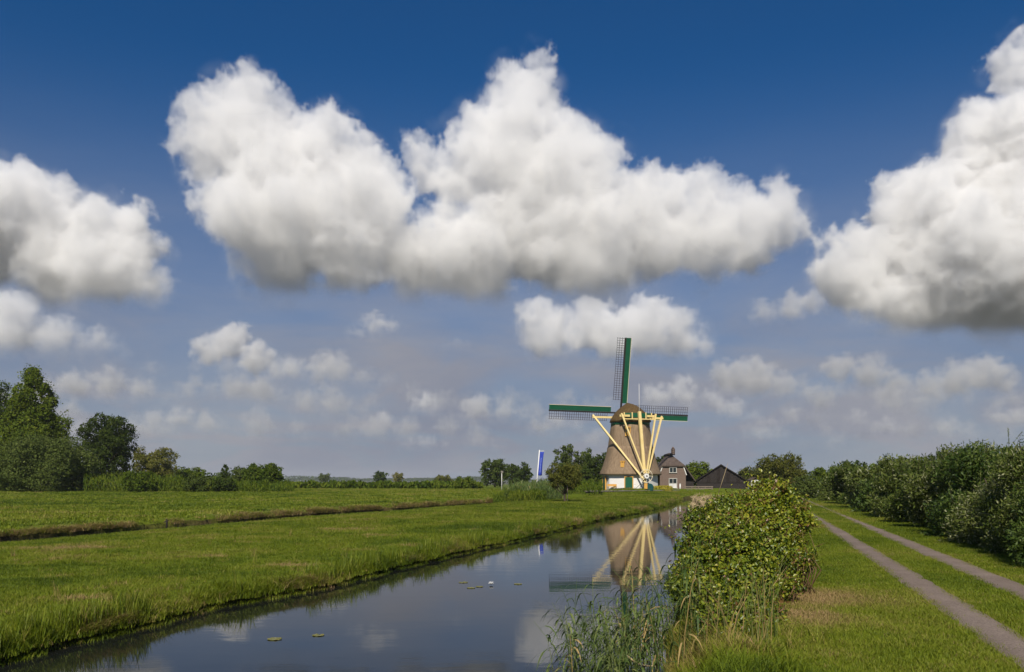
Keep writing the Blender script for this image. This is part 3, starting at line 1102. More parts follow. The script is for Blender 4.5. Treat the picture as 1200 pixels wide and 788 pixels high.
def points(n, x0, x1, y0, y1, keep, seed):
    """scatter in a box, denser near the camera"""
    rg = np.random.default_rng(seed)
    y = y0 * (y1 / y0) ** rg.random(n)
    x = x0(y) + (x1(y) - x0(y)) * rg.random(n)
    g = keep(x, y)
    return x[g], y[g]


inview = lambda x, y: np.abs(x) < 0.64 * y + 1.5
on_path = lambda x, y: ((np.abs(x - 3.13 - 0.29 * y) < 0.33) | (np.abs(x - 4.81 - 0.29 * y) < 0.33))
# mown verge on the right bank
x, y = points(46000, lambda y: CR(y) + 0.35, lambda y: 8.8 + 0.29 * y, 7.5, 95, lambda x, y: inview(x, y) & ~on_path(x, y), 61)
pv = patch_of(x, y, 0.02)
bare = np.exp(-(((x - 5.0) / 0.9) ** 2 + ((y - 15.2) / 1.5) ** 2)) + np.exp(-(((x - 4.3) / 0.6) ** 2 + ((y - 12.8) / 0.9) ** 2))
pv = pv + 0.5 * bare * (0.4 + rng.random(len(x))) - 0.05 * ((x - 3.97 - 0.29 * y) > -1.2)
scatter('verge_grass', np.stack([x, y, gz(x, y)], 1), (0.8 + 0.5 * rng.random(len(x))) * np.clip(y / 25, 1, 2.2), pv, 'short', 'short mown grass on the bank beside the track')
ex, ey = [], []
for off in (2.84, 3.42, 4.52, 5.10):
    yy = 7.5 * (70 / 7.5) ** rng.random(1500)
    kk = noise2(yy * 0.9, yy * 0 + off, 77) + 0.4 * rng.random(len(yy)) > -0.1
    yy = yy[kk]
    ex.append(off + 0.29 * yy + rng.normal(size=len(yy)) * 0.05)
    ey.append(yy)
x, y = np.concatenate(ex), np.concatenate(ey)
scatter('verge_grass', np.stack([x, y, 0.80 + 0 * x], 1), (0.5 + 0.6 * rng.random(len(x))) * np.clip(y / 30, 1, 1.8), patch_of(x, y, 0.06), 'short', 'grass creeping over the edges of the concrete track')
# meadow between the canal and the ditch
x, y = points(34000, lambda y: DF(y) + 3.6, lambda y: CL(y) - 0.1, 11, 100, inview, 62)
scatter('meadow_grass', np.stack([x, y, gz(x, y)], 1), (0.55 + 0.75 * rng.random(len(x))) * np.clip(y / 30, 1, 2.0), patch_of(x, y, 0.0), 'meadow', 'rough green grass on the strip between canal and ditch')
# meadow beyond the ditch and towards the mill
x, y = points(26000, lambda y: DF(y) - 105, lambda y: DF(y) - 0.3, 40, 185, inview, 63)
scatter('pasture_grass', np.stack([x, y, gz(x, y)], 1), 0.8 + 0.7 * rng.random(len(x)), patch_of(x, y, 0.0), 'far', 'smooth grazed grass of the pasture beyond the ditch')
x, y = points(5000, lambda y: DF(y) + 4, lambda y: CL(y) - 0.3, 95, 142, lambda x, y: inview(x, y) & ((x - 19.6) ** 2 + (y - 142) ** 2 > 36), 64)
scatter('yard_grass', np.stack([x, y, gz(x, y)], 1), 0.7 + 0.6 * rng.random(len(x)), patch_of(x, y, 0.02), 'far', 'green grass in front of the windmill quay')
# canal edge: sedge and tall grass along the left bank, dead grass hanging over it
rg = np.random.default_rng(65)
y = 11 * (100 / 11) ** rg.random(3600)
d = 0.02 + np.abs(rg.normal(size=len(y))) * 0.30
x = CL(y) - d
clump = noise2(y * 0.55, y * 0 + 1, 71)
k = rg.random(len(y)) < 0.5 + 0.6 * clump
x, y, d = x[k], y[k], d[k]
scatter('bank_grass', np.stack([x, y, np.maximum(gz(x, y), 0.02)], 1), (0.4 + 0.6 * rg.random(len(x))) * np.clip(1.1 - 0.004 * y, 0.7, 1.1), patch_of(x, y, 0.0) + 0.04, 'tall', 'tall grass fringe along the canal edge')
y = 11 * (120 / 11) ** rg.random(4200)
x = CL(y) + 0.03 - 0.34 * rg.random(len(y))
scatter('bank_grass', np.stack([x, y, np.maximum(gz(x, y), 0.0)], 1), (0.7 + 0.8 * rg.random(len(x))) * np.clip(y / 45, 0.9, 1.6), patch_of(x, y, 0.0) + 0.10 * rg.normal(size=len(x)), 'meadow', 'grass growing down the canal bank to the waterline')
y = 11.5 * (70 / 11.5) ** rg.random(1150)
x = CL(y) - 0.03 - np.abs(rg.normal(size=len(y))) * 0.22
k = noise2(y * 0.8, y * 0 + 5, 72) > -0.1
x, y = x[k], y[k]
scatter('sedge_clumps', np.stack([x, y, np.maximum(gz(x, y), 0.0)], 1), 0.55 + 0.75 * rg.random(len(x)) ** 1.5, rg.normal(size=len(x)) * 0.12 + 0.05, 'sedge', 'upright sedge blades at the waterline of the canal')
y = 11 * (110 / 11) ** rg.random(2600)
x = CL(y) - 0.02 - np.abs(rg.normal(size=len(y))) * 0.22
k = noise2(y * 0.7, y * 0 + 9, 73) > 0.05
x, y = x[k], y[k]
y2 = 36 * (104 / 36) ** rg.random(2600)
x2 = DF(y2) - 0.02 - np.abs(rg.normal(size=len(y2))) * 0.22
k2 = noise2(y2 * 0.45, y2 * 0 + 4, 74) + 0.9 * rg.random(len(y2)) > 0.12
x2, y2 = x2[k2], y2[k2]
x, y = np.concatenate([x, x2]), np.concatenate([y, y2])
scatter('dead_grass', np.stack([x, y, np.maximum(gz(x, y), 0.05)], 1), (0.5 + 0.9 * rg.random(len(x))) * np.clip(y / 40, 0.9, 1.6), rg.normal(size=len(x)) * 0.16 - 0.06, 'dead', 'dry brown grass hanging over the ditch and canal banks')
y = 13 * (75 / 13) ** rg.random(420)
x = CL(y) - 0.6 - (CL(y) - DF(y) - 6) * rg.random(len(y))
k = inview(x, y)
x, y = x[k], y[k]
scatter('tall_blades', np.stack([x, y, gz(x, y)], 1), 0.3 + 0.45 * rg.random(len(x)), 0.12 + rg.normal(size=len(x)) * 0.18, 'sedge', 'scattered taller grass blades in the meadow')
# long grass at the foot of the bramble on the near right bank
y = 8 * (16 / 8) ** rg.random(900)
x = CR(y) + 0.1 + np.abs(rg.normal(size=len(y))) * 0.5
scatter('bank_grass', np.stack([x, y, gz(x, y)], 1), 0.5 + 0.6 * rg.random(len(x)), patch_of(x, y, 0.05) + 0.06, 'tall', 'long pale grass at the foot of the bramble')

# ------------------------------------------------------------------ bramble thicket on the right bank
def lobe_px(u, v, r, Y, sx=1.0, sy=1.3, sz=1.0):
    p = at(u, v, Y)
    q = r * Y / F
    return (p.x, p.y, p.z, q * sx, q * sy, q * sz)


def bramble(label, lobes, n, ln, seed, tint0, tcl=0.17, six=True, canes=40, loc=None, name='bramble_bush', cat='bush', group='bushes on the canal bank', cl_r=0.10, per=11, sprays=60, spray_s=1.0):
    rg = np.random.default_rng(seed)
    A = np.array(lobes)
    c = A[:, :2].mean(0)
    z0 = max(0.1, gz1(c[0], c[1]))
    root = empty(name, (c[0], c[1], z0), label, cat, group)
    o = np.array([c[0], c[1], z0, 0, 0, 0])
    P = crown([tuple(q - o) for q in A], n, per, cl_r, ln, ln * 0.62, rg, shell=0.3, tint0=tint0, tint_cl=tcl, tint_lf=0.15, upness=0.7, floor=-0.35, fill=0.15)
    leaves('foliage', *P, M['bramble'], root, six)
    parts = []
    Cs, As, Ns = [], [], []
    for k in range(sprays):                                # long shoots arching out of the thicket
        q = A[rg.integers(len(A))] - o
        d = rg.normal(size=3)
        d[2] = abs(d[2]) + 0.15
        d /= np.linalg.norm(d)
        b = Vector(q[:3]) + Vector(d * q[3:6]) * 0.8
        e = b + Vector(d) * (0.18 + 0.3 * rg.random()) * spray_s + Vector((rg.normal() * 0.1, rg.normal() * 0.1, 0.16 * rg.random()))
        mid_ = b.lerp(e, 0.5) + Vector((0, 0, 0.08))
        parts.append(tube_data([b, mid_, e], [0.005, 0.004, 0.002], 3))
        for t_ in np.linspace(0.1, 1.0, 11):
            c_ = b.lerp(mid_, t_ * 2) if t_ < 0.5 else mid_.lerp(e, t_ * 2 - 1)
            Cs.append(np.array(c_) + rg.normal(size=3) * 0.025)
            As.append(rg.normal(size=3) + d * 0.5)
            Ns.append(rg.normal(size=3) * 0.5 + np.array([0, -0.2, 1.0]))
    if sprays:
        nS_ = len(Cs)
        sz = ln * (0.6 + 0.5 * rg.random(nS_))
        tag(leaves('shoots', np.array(Cs), np.array(As), np.array(Ns), sz, sz * 0.62, np.clip(tint0 + 0.12 + 0.2 * rg.normal(size=nS_), 0, 1), M['bramble'], root, six), kind='stuff')
    for k in range(canes):
        q = A[rg.integers(len(A))] - o
        b = Vector((q[0] + rg.normal() * q[3] * 0.5, q[1] + rg.normal() * q[4] * 0.5, 0))
        b.z = max(0.02, gz1(b.x + c[0], b.y + c[1])) - z0 - 0.05
        d = rg.normal(size=3)
        e = Vector((q[0] + d[0] * q[3] * 0.5, q[1] + d[1] * q[4] * 0.5, q[2] + q[5] * (0.5 + 0.5 * rg.random())))
        m_ = b.lerp(e, 0.55) + Vector((d[0] * 0.12, d[1] * 0.12, 0.1))
        parts.append(tube_data([b, m_, e], [0.011, 0.009, 0.004], 4))
    V, Fc = merge(parts)
    tag(mesh_from('canes', V, Fc, M['cane'], root, True), kind='stuff')
    return root


def lumps(base, n, seed, r0=0.16, r1=0.34):
    """small uneven mounds over the outside of the main lobes"""
    rg_ = np.random.default_rng(seed)
    out = [tuple(np.array(b_) * np.array([1, 1, 1, 0.85, 0.85, 0.85])) for b_ in base]
    for k in range(n):
        q = base[rg_.integers(len(base))]
        d = rg_.normal(size=3)
        d[2] = abs(d[2]) * 0.9 + 0.05
        d /= np.linalg.norm(d)
        rr = r0 + (r1 - r0) * rg_.random() ** 1.5
        out.append((q[0] + d[0] * q[3] * 0.95, q[1] + d[1] * q[4] * 0.95, q[2] + d[2] * q[5] * 0.95, rr, rr, rr * 0.8))
    return out


bramble('bright green bramble thicket spilling over the canal edge behind the reeds',
        lumps([lobe_px(858, 728, 32, 12.3), lobe_px(836, 700, 38, 13.2), lobe_px(872, 690, 40, 13.6), lobe_px(815, 676, 26, 14.2), lobe_px(846, 660, 38, 14.6), lobe_px(815, 650, 20, 15.2), lobe_px(880, 650, 36, 15),
               lobe_px(840, 744, 26, 12.0), lobe_px(866, 750, 24, 11.5), lobe_px(848, 764, 16, 11.2), lobe_px(884, 740, 20, 12.2)], 50, 11, 0.10, 0.26),
        4600, 0.064, 1, 0.54, cl_r=0.06, sprays=110)
bramble('yellow green bramble crest, the tallest growth on the canal bank',
        lumps([lobe_px(842, 642, 20, 16.2), lobe_px(868, 632, 26, 16.5), lobe_px(900, 618, 30, 16.8), lobe_px(893, 600, 18, 17.2), lobe_px(907, 587, 13, 17.5), lobe_px(922, 612, 17, 17.5)], 42, 12, 0.12, 0.30),
        3600, 0.068, 2, 0.66, cl_r=0.065, sprays=90)
bramble('reddish brown bramble side facing the mown verge',
        lumps([lobe_px(903, 695, 28, 14.6), lobe_px(914, 662, 30, 15.6), lobe_px(926, 634, 18, 17), lobe_px(888, 725, 24, 13.2), lobe_px(928, 650, 12, 17.5), lobe_px(880, 750, 16, 12.0)], 20, 13, 0.1, 0.25),
        1700, 0.050, 3, 0.62, tcl=0.32, canes=190, cl_r=0.07, sprays=50)
bramble('low dark bramble mound on the bank towards the barn',
        [lobe_px(818, 612, 16, 32), lobe_px(842, 608, 18, 32), lobe_px(868, 604, 20, 30), lobe_px(895, 596, 20, 33), lobe_px(918, 595, 16, 34)],
        1500, 0.10, 4, 0.42, canes=25, sprays=40, spray_s=1.3)
bramble('far bramble growth beside the bend of the track',
        [lobe_px(866, 593, 12, 52), lobe_px(885, 590, 13, 52), lobe_px(908, 587, 13, 54), lobe_px(926, 588, 10, 56), lobe_px(845, 596, 10, 52)],
        900, 0.17, 5, 0.45, canes=10, cl_r=0.2)

# ------------------------------------------------------------------ reeds
def reed_parts(h, rg, lean):
    """one reed: stalk points and leaf strips"""
    top = Vector((lean[0] * h, lean[1] * h, h))
    st = [Vector((0, 0, -0.3)), Vector((lean[0] * h * 0.2, lean[1] * h * 0.2, h * 0.4)), Vector((lean[0] * h * 0.55, lean[1] * h * 0.55, h * 0.75)), top]
    lv = []
    nl = rg.integers(7, 11)
    for k in range(nl):
        t = 0.28 + 0.7 * (k + rg.random() * 0.5) / nl
        b = Vector((lean[0] * h * t * t, lean[1] * h * t * t, h * t))
        a = math.pi + rg.normal() * 0.9 if rg.random() < 0.62 else rg.random() * 6.283
        L = (0.26 + 0.2 * rg.random()) * (1.1 - 0.3 * t)
        up = 0.75 - 0.35 * rg.random()
        bend = 0.6 + 0.9 * rg.random()
        w = 0.020 + 0.008 * rg.random()
        d, sd = Vector((math.cos(a), math.sin(a), 0)), Vector((-math.sin(a), math.cos(a), 0.25))
        V = []
        for s in range(5):
            q = s / 4
            c = b + d * L * q * (1 - 0.15 * q) + Vector((0, 0, L * (up * q - bend * q * q)))
            k2 = w * (math.sin(math.pi * (0.12 + 0.88 * q)) if s < 4 else 0) * 0.5 + 0.0006
            V += [c - sd * k2, c + sd * k2]
        lv.append((V, [[2 * s, 2 * s + 1, 2 * s + 3, 2 * s + 2] for s in range(4)]))
    return st, lv


def add_tint(ob, t):
    me = ob.data
    me.attributes.new('tint', 'FLOAT', 'FACE').data.foreach_set('value', np.full(len(me.polygons), t, np.float32) if np.isscalar(t) else np.asarray(t, np.float32))


rg = np.random.default_rng(81)
bed = []
bt = []
for k in range(145):
    Y = 9.6 + 4.6 * rg.random()
    u = 738 + 40 * rg.normal() + (Y - 11.5) * 6
    u = min(max(u, 672), 822)
    xx = (u - 600) * Y / F
    h = 0.75 + 0.55 * rg.random() + 0.35 * max(0, (u - 730) / 90)
    st, lv = reed_parts(h, rg, (-0.10 + 0.14 * rg.normal(), 0.06 * rg.normal()))
    o = Vector((xx, Y, max(0.0, gz1(xx, Y))))
    tt = float(np.clip(0.5 + 0.2 * rg.normal(), 0.05, 0.95))
    if rg.random() < 0.025:
        tt = 1.0
    for V, Fc in [tube_data(st, [0.006, 0.005, 0.004, 0.002], 4)] + lv:
        bed.append(([v + o for v in V], Fc))
        bt += [tt] * len(Fc)
V, Fc = merge(bed)
ob = mesh_from('reed_bed', V, Fc, M['reed'])
add_tint(ob, bt)
tag(ob, 'dense bed of grey green reeds standing in the canal before the bramble', kind='stuff')
RL = {6: 'very short reed shoot standing farthest out in open water', 0: 'low reed leaning over at the outer end of the reed bed', 3: 'upright tall reed at the outer edge of the reed bed', 9: 'tallest reed, standing against the bramble'}
RL = [RL.get(k, 'single leafy reed rising clear of the reed bed') for k in range(10)]
for k, (u, Y, h, lx) in enumerate([(652, 10.3, 0.95, -0.12), (668, 10.9, 1.25, -0.05), (684, 10.2, 1.1, -0.2), (697, 11.2, 1.55, -0.02), (703, 10.0, 0.9, 0.1), (715, 11.6, 1.35, -0.16), (640, 9.9, 0.45, 0.03), (728, 11.9, 1.6, 0.02), (745, 12.6, 1.75, -0.04), (809, 11.2, 1.95, 0.0)]):
    rg = np.random.default_rng(900 + k)
    st, lv = reed_parts(h, rg, (lx, 0.05 * rg.normal()))
    root = empty('reed', ((u - 600) * Y / F, Y, 0.0), RL[k], 'reed', 'single reeds in the canal')
    t = float(np.clip(0.55 + 0.2 * rg.normal(), 0.1, 0.9))
    o = tube('stalk', M['reed'], st, [0.007, 0.006, 0.004, 0.002], root, 5)
    add_tint(o, min(1, t + 0.15))
    for V, Fc in lv:
        o = mesh_from('leaf', V, Fc, M['reed'], root)
        add_tint(o, t)
Yb = 10.6
dry = [at(733, 766, Yb), at(741, 774, Yb), at(752, 780, Yb - 0.05), at(768, 781, Yb - 0.1)]
o = tube('bent_stalk', M['straw'], dry, [0.012, 0.012, 0.011, 0.007], None, 5)
tag(o, 'bent dry yellow reed stalk drooping among the green reeds', 'reed')

# dry and green stems standing among the bramble and the grass at its foot
rg = np.random.default_rng(85)
prt, tts = [], []
for k in range(240):
    Y = 10.2 + 5.5 * rg.random()
    x = CR(Y) + 0.1 + 1.25 * rg.random() + 0.1 * (Y - 10)
    z = gz1(x, Y)
    h = 0.35 + 0.55 * rg.random()
    lx, ly = rg.normal() * 0.22, rg.normal() * 0.15
    V, Fc = tube_data([(x, Y, z - 0.05), (x + lx * h * 0.4, Y + ly * h * 0.4, z + h * 0.6), (x + lx * h, Y + ly * h, z + h)], [0.006, 0.005, 0.002], 3)
    prt.append((V, Fc))
    tts += [float(np.clip(0.75 + 0.3 * rg.normal(), 0.2, 1))] * len(Fc)
V, Fc = merge(prt)
ob = mesh_from('dry_stems', V, Fc, M['reed'])
add_tint(ob, tts)
tag(ob, 'dry brown and green stems at the foot of the bramble', kind='stuff')

# ------------------------------------------------------------------ willow hedge along the track
HED = [(15.5, 3.5, 2.0), (19.5, 3.2, 2.2), (23.0, 3.5, 2.1), (26.6, 3.15, 2.0), (30.5, 3.35, 2.2), (35.0, 3.2, 2.3), (40.0, 3.35, 2.5), (46.0, 3.15, 2.5), (53.0, 3.3, 2.7), (61.0, 3.2, 3.0), (71.0, 3.2, 3.2), (83.0, 3.1, 3.5)]
HL = ['first willow bush of the hedge, overhanging the verge', 'willow bush with dark lower branches next to the overhanging one', 'tall willow bush with pale upright tips', 'silvery willow bush with its leaves turned by the wind',
      'dark leafy bush in the hedge beside the silvery willow', 'broad dull green willow bush in the middle of the hedge', 'willow bush with a rounded crest past the hedge middle', 'bushy willow with a dark hollow near the ground',
      'light green willow bush before the far end of the hedge', 'smaller rounded hedge bush opposite the bramble', 'dense bush near the far end of the hedge', 'last tall bush of the hedge before the round pale one']
for k, (Y, h, r) in enumerate(HED):
    rg = np.random.default_rng(300 + k)
    x = 6.4 + 0.29 * Y + 1.55
    root = empty('willow_bush', (x, Y, 0.8), HL[k], 'bush', 'willow hedge along the track')
    h *= (1.08, 0.88, 1.1, 0.84, 1.0)[k % 5]
    r *= 0.9
    L = [(0.2, 0, h * 0.42, 1.2, r * 0.85, h * 0.42)]
    for j in range(22):
        a, e = rg.random() * 6.283, rg.random()
        rr = 0.36 + 0.34 * rg.random()
        q = 0.75 + 0.35 * rg.random()
        L.append((math.cos(a) * 1.25 * q * (1 - 0.35 * e * e), math.sin(a) * r * 0.85 * q, h * (0.08 + 0.78 * e), rr, rr, rr * (0.8 + 0.3 * rg.random())))
    h *= 1.0
    lf = max(0.085, 0.0036 * Y)
    n = int((1.15 * r * h) * 900 / (1 + 0.02 * Y) / (lf / 0.11) ** 1.5)
    silver = 0.72 if k == 3 else (0.55 if k in (2, 0) else (0.48, 0.60, 0.42, 0.55)[k % 4])
    P = crown(L, n, 8, 0.085 + 0.002 * Y, lf * 1.25, lf * 0.42, rg, shell=0.35, rise=0.35, tint0=silver, tint_cl=0.2, tint_lf=0.2, upness=0.3, floor=-0.02, fill=0.2)
    leaves('foliage', *P, M['hedge_dark'] if k in (1, 4, 8) else M['willow'], root)
    # thin upright shoots above the crest
    nS = int(16 if Y < 45 else 6)
    Cs, As, Ns, Ts, prt = [], [], [], [], []
    for j in range(nS):
        bx, by = rg.normal() * 0.7, rg.normal() * r * 0.5
        hb = h * (0.78 + 0.12 * rg.random()) - 0.25 * (bx * bx)
        hs = 0.2 + 0.5 * rg.random()
        tp = (bx + rg.normal() * 0.12, by + rg.normal() * 0.12, hb + hs)
        prt.append(tube_data([(bx, by, hb - 0.4), tp], [0.008, 0.003], 3))
        for q in np.linspace(0.1, 1, 14):
            Cs.append((bx + (tp[0] - bx) * q, by + (tp[1] - by) * q, hb + hs * q))
            As.append((rg.normal(), rg.normal(), 0.8))
            Ns.append(rg.normal(size=3))
            Ts.append(np.clip(silver + 0.2 * rg.normal(), 0, 1))
    sh_ = leaves('shoots', np.array(Cs), np.array(As), np.array(Ns), np.full(len(Cs), lf), np.full(len(Cs), lf * 0.3), np.array(Ts), M['willow'], root)
    tag(sh_, kind='stuff')
    for j in range(6):
        a, q = rg.random() * 6.283, 0.25 + 0.3 * rg.random()
        prt.append(tube_data([(math.cos(a) * 0.2, math.sin(a) * 0.3, -0.1), (math.cos(a) * 0.35, math.sin(a) * 0.5, h * 0.35), (math.cos(a) * 0.8, math.sin(a) * r * 0.5, h * 0.8)], [0.06, 0.045, 0.015], 6))
    V, Fc = merge(prt)
    tag(mesh_from('stems', V, Fc, M['bark'], root, True), kind='stuff')
tree('round_bush', 944, 557, 42, 98, 'round pale grey green bush at the end of the willow hedge', M['leaf_grey'], cat='bush', shape='bush', seed=31, lobes_n=7)

# trees behind the hedge and towards the barn
G = 'trees behind the hedge'
tree('tree', 915, 529, 62, 122, 'broad olive green tree between the barn and the hedge', M['leaf_olive'], G, seed=41, trunk=0.05, tint0=0.4)
tree('tree', 1110, 519, 46, 62, 'dark tree crown showing above the middle of the hedge', M['leaf_dark'], G, seed=42)
tree('tree', 1002, 535, 34, 108, 'dark narrow tree topping the far part of the hedge', M['leaf_dark'], G, seed=43, lobes_n=7)
tree('tree', 968, 543, 46, 130, 'mid green tree behind the round pale bush', M['leaf_mid'], G, seed=44, trunk=0.05)
tree('tree', 1040, 533, 54, 95, 'wide mid green tree behind the light green willow', M['leaf_mid'], G, seed=45, trunk=0.05)
tree('tree', 1165, 516, 60, 55, 'mid green tree behind the tall willow with pale tips', M['leaf_mid'], G, seed=46)
tree('tree', 885, 546, 44, 185, 'low dull tree behind the barn roof', M['leaf_olive'], G, seed=47, trunk=0.05, tint0=0.25)
tree('tree', 1075, 531, 40, 80, 'olive green tree behind the dark leafy hedge bush', M['leaf_olive'], G, seed=48, trunk=0.05, tint0=0.2)
tree('conifer', 990, 540, 10, 118, 'small pointed conifer rising behind the hedge', M['leaf_dark'], seed=49, shape='cone', lobes_n=6)

# left group
G = 'trees at the left edge of the pasture'
tree('conical_tree', 38, 428, 104, 150, 'tall conical tree with bright green foliage by the pasture', M['leaf_mid'], G, seed=51, shape='cone', lobes_n=15, tint0=0.5, leaf=0.34, dens=1.3)
tree('tree', -6, 434, 56, 172, 'dark tree standing behind the tall conical one', M['leaf_dark'], G, seed=52)
tree('willow_tree', 55, 507, 128, 138, 'big round willow with fine grey green foliage below the conical tree', M['leaf_grey'], G, seed=53, shape='bush', lobes_n=12, leaf=0.24, dens=1.2, tint0=0.4)
tree('oak_tree', 127, 476, 66, 156, 'dark oak with a ragged open crown beside the willow', M['leaf_dark'], G, seed=54, lobes_n=14, trunk=0.10)
tree('tree', 181, 521, 54, 190, 'yellowish tree beyond the reed belt', M['leaf_olive'], G, seed=55, trunk=0.05, tint0=0.6)
tree('tree', 222, 546, 40, 200, 'low mid green tree next to the yellowish one', M['leaf_mid'], G, seed=56, trunk=0.05)
tree('conifer', 264, 543, 20, 165, 'small dark conifer beside the round thicket', M['leaf_dark'], G, seed=57, shape='cone', lobes_n=7)
tree('willow_shrub', 281, 543, 22, 162, 'small pale willow shrub between conifer and round thicket', M['leaf_grey'], G, seed=58, shape='bush', lobes_n=5)
tree('thicket', 309, 541, 58, 150, 'round dark green thicket at the end of the reed belt', M['leaf_mid'], G, seed=59, cat='bush', shape='bush', lobes_n=9, tint0=0.3)

tree('shrub', 165, 551, 50, 136, 'rounded green shrub in front of the yellowish tree', M['leaf_mid'], G, seed=151, cat='bush', shape='bush', lobes_n=6, tint0=0.35)
tree('shrub', 232, 556, 38, 135, 'low grey green shrub within the reed belt', M['leaf_grey'], G, seed=152, cat='bush', shape='bush', lobes_n=5, tint0=0.3)
tree('shrub', 262, 558, 30, 134, 'low dark shrub under the small conifer', M['leaf_dark'], G, seed=153, cat='bush', shape='bush', lobes_n=5)

# far pasture edge
G = 'trees along the far pasture edge'
tree('tree', 380, 554, 14, 520, 'small grey tree on the skyline past the round thicket', M['leaf_grey'], G, seed=61, lobes_n=5)
tree('tree', 446, 551, 18, 420, 'lone dark tree above the low hedge', M['leaf_dark'], G, seed=62, lobes_n=6)
tree('tree', 467, 553, 12, 440, 'thin brownish tree next to the lone dark one', M['leaf_olive'], G, seed=63, lobes_n=5, tint0=0.8)
tree('tree', 519, 556, 24, 330, 'low olive bush beyond the clipped hedge', M['leaf_olive'], G, seed=64, shape='bush', lobes_n=5)
tree('hedge_bush', 545, 558, 34, 180, 'round leafy bush at the end of the clipped hedge', M['leaf_mid'], G, seed=65, cat='bush', shape='bush', lobes_n=6)
tree('tree', 580, 534, 38, 225, 'tall grey green tree left of the blue banner', M['leaf_grey'], G, seed=66, trunk=0.04, tint0=0.2)
tree('tree', 607, 542, 36, 245, 'dark rounded tree behind the blue banner', M['leaf_dark'], G, seed=67, trunk=0.04)

G = 'trees around the mill yard'
tree('tree', 663, 514, 30, 178, 'tall feathery grey green tree behind the young tree', M['leaf_grey'], G, seed=71, trunk=0.06, tint0=0.35)
tree('tree', 683, 520, 26, 180, 'second feathery grey green tree, close to the mill', M['leaf_grey'], G, seed=72, trunk=0.06, tint0=0.35)
tree('tree', 700, 526, 40, 168, 'dark tree right against the mill tower', M['leaf_dark'], G, seed=73, trunk=0.03)
tree('tree', 678, 545, 44, 165, 'low dark tree under the feathery trees', M['leaf_dark'], G, seed=74, trunk=0.02, shape='bush')
tree('tree', 770, 529, 26, 172, 'dark tree between the mill and the brick house', M['leaf_dark'], G, seed=75, trunk=0.03)
tree('tree', 816, 538, 36, 185, 'light green tree between the brick house and the barn', M['leaf_mid'], G, seed=76, trunk=0.03, tint0=0.55)

# young tree with its stake, on the meadow before the mill
yt = tree('young_tree', 662, 541, 46, 91, 'young yellow green tree tied to a stake on the meadow', M['leaf_olive'], None, seed=77, trunk=0.3, tint0=0.45, leaf=0.13, lobes_n=8)
tube('stake', M['wood_grey'], [(0.25, -0.2, -0.2), (0.27, -0.2, 3.2)], 0.05, yt)
box('nest_box', M['teal'], (0.27, -0.32, 3.1), (0.22, 0.2, 0.3), yt)

# hedges and weed belts that read as one mass
def belt(name, label, pts_fn, n, ln, wd, m, seed, tint0=0.45, tv=0.2, rise=1.6):
    rg_ = np.random.default_rng(seed)
    P = pts_fn(rg_, n)
    ax_ = rg_.normal(size=P.shape) * 0.55 + np.array([0, 0, rise])
    nr2 = rg_.normal(size=P.shape) + np.array([0, -0.6, 0.2])
    cl = fbm2(P[:, 0] / 2.0, P[:, 1] / 2.0, 3, seed) * 0.22
    t = np.clip(tint0 + cl + tv * rg_.normal(size=len(P)), 0, 1)
    s = 0.6 + 0.8 * rg_.random(len(P))
    return tag(leaves(name, P, ax_, nr2, ln * s, wd * s, t, m), label, kind='stuff')


def reed_belt(u0, u1, Y0, Y1, v_fn):
    def fn(rg_, n):
        u = u0 + (u1 - u0) * rg_.random(n)
        Y = Y0 + (Y1 - Y0) * rg_.random(n)
        x_ = (u - 600) * Y / F
        g = np.where(Y < 160, gz(x_, Y), 0.95)
        top = ZC + (HZ - v_fn(u)) * Y / F
        top = top + (0.9 * noise2(x_ / 3.1, Y / 3.1, 5) + 0.7 * noise2(x_ / 0.9, Y / 0.9, 6)) * np.clip((top - g) / 3.0, 0.2, 1.0)
        return np.stack([x_, Y, g + (np.maximum(top - g, 0.3)) * rg_.random(n) ** 0.7], 1)
    return fn


belt('reed_belt', 'belt of tall green reeds and weeds along the pasture edge', reed_belt(98, 345, 134, 146, lambda u: np.interp(u, [98, 150, 200, 260, 300, 345], [561, 558, 560, 563, 565, 569])), 10000, 0.6, 0.12, M['leaf_mid'], 91, 0.4)
belt('clipped_hedge', 'long low hedge along the far side of the pasture', reed_belt(330, 566, 182, 190, lambda u: 566.0 + 0 * u), 9000, 0.7, 0.4, M['leaf_mid'], 92, 0.35)
belt('weed_clump', 'tall weeds and reeds around the foot of the flagpole', reed_belt(590, 662, 100, 116, lambda u: np.interp(u, [590, 610, 640, 662], [573, 567, 565, 570])), 7000, 0.5, 0.07, M['reed'], 93, 0.45)
belt('weed_clump', 'green weed hump where the ditch ends', reed_belt(578, 640, 98, 104, lambda u: np.interp(u, [578, 600, 640], [580, 575, 577])), 4500, 0.4, 0.07, M['leaf_mid'], 94, 0.4)
belt('weed_clump', 'low weeds behind the young tree by the mill quay', reed_belt(655, 706, 122, 150, lambda u: 566.0 + 0 * u), 5000, 0.4, 0.12, M['leaf_mid'], 95, 0.4)


def far_wood(rg_, n):
    u = 300 + 330 * rg_.random(n)
    Y = 2300 + 300 * rg_.random(n)
    x_ = (u - 600) * Y / F
    h = 9 + 4 * noise2(x_ / 60, x_ * 0, 3) + 3 * noise2(x_ / 22, x_ * 0, 4)
    return np.stack([x_, Y, 1 + h * rg_.random(n) ** 0.6], 1)


belt('far_woods', 'distant line of woods on the horizon', far_wood, 9000, 4.5, 3.0, M['leaf_dark'], 96, 0.4, rise=0.3)


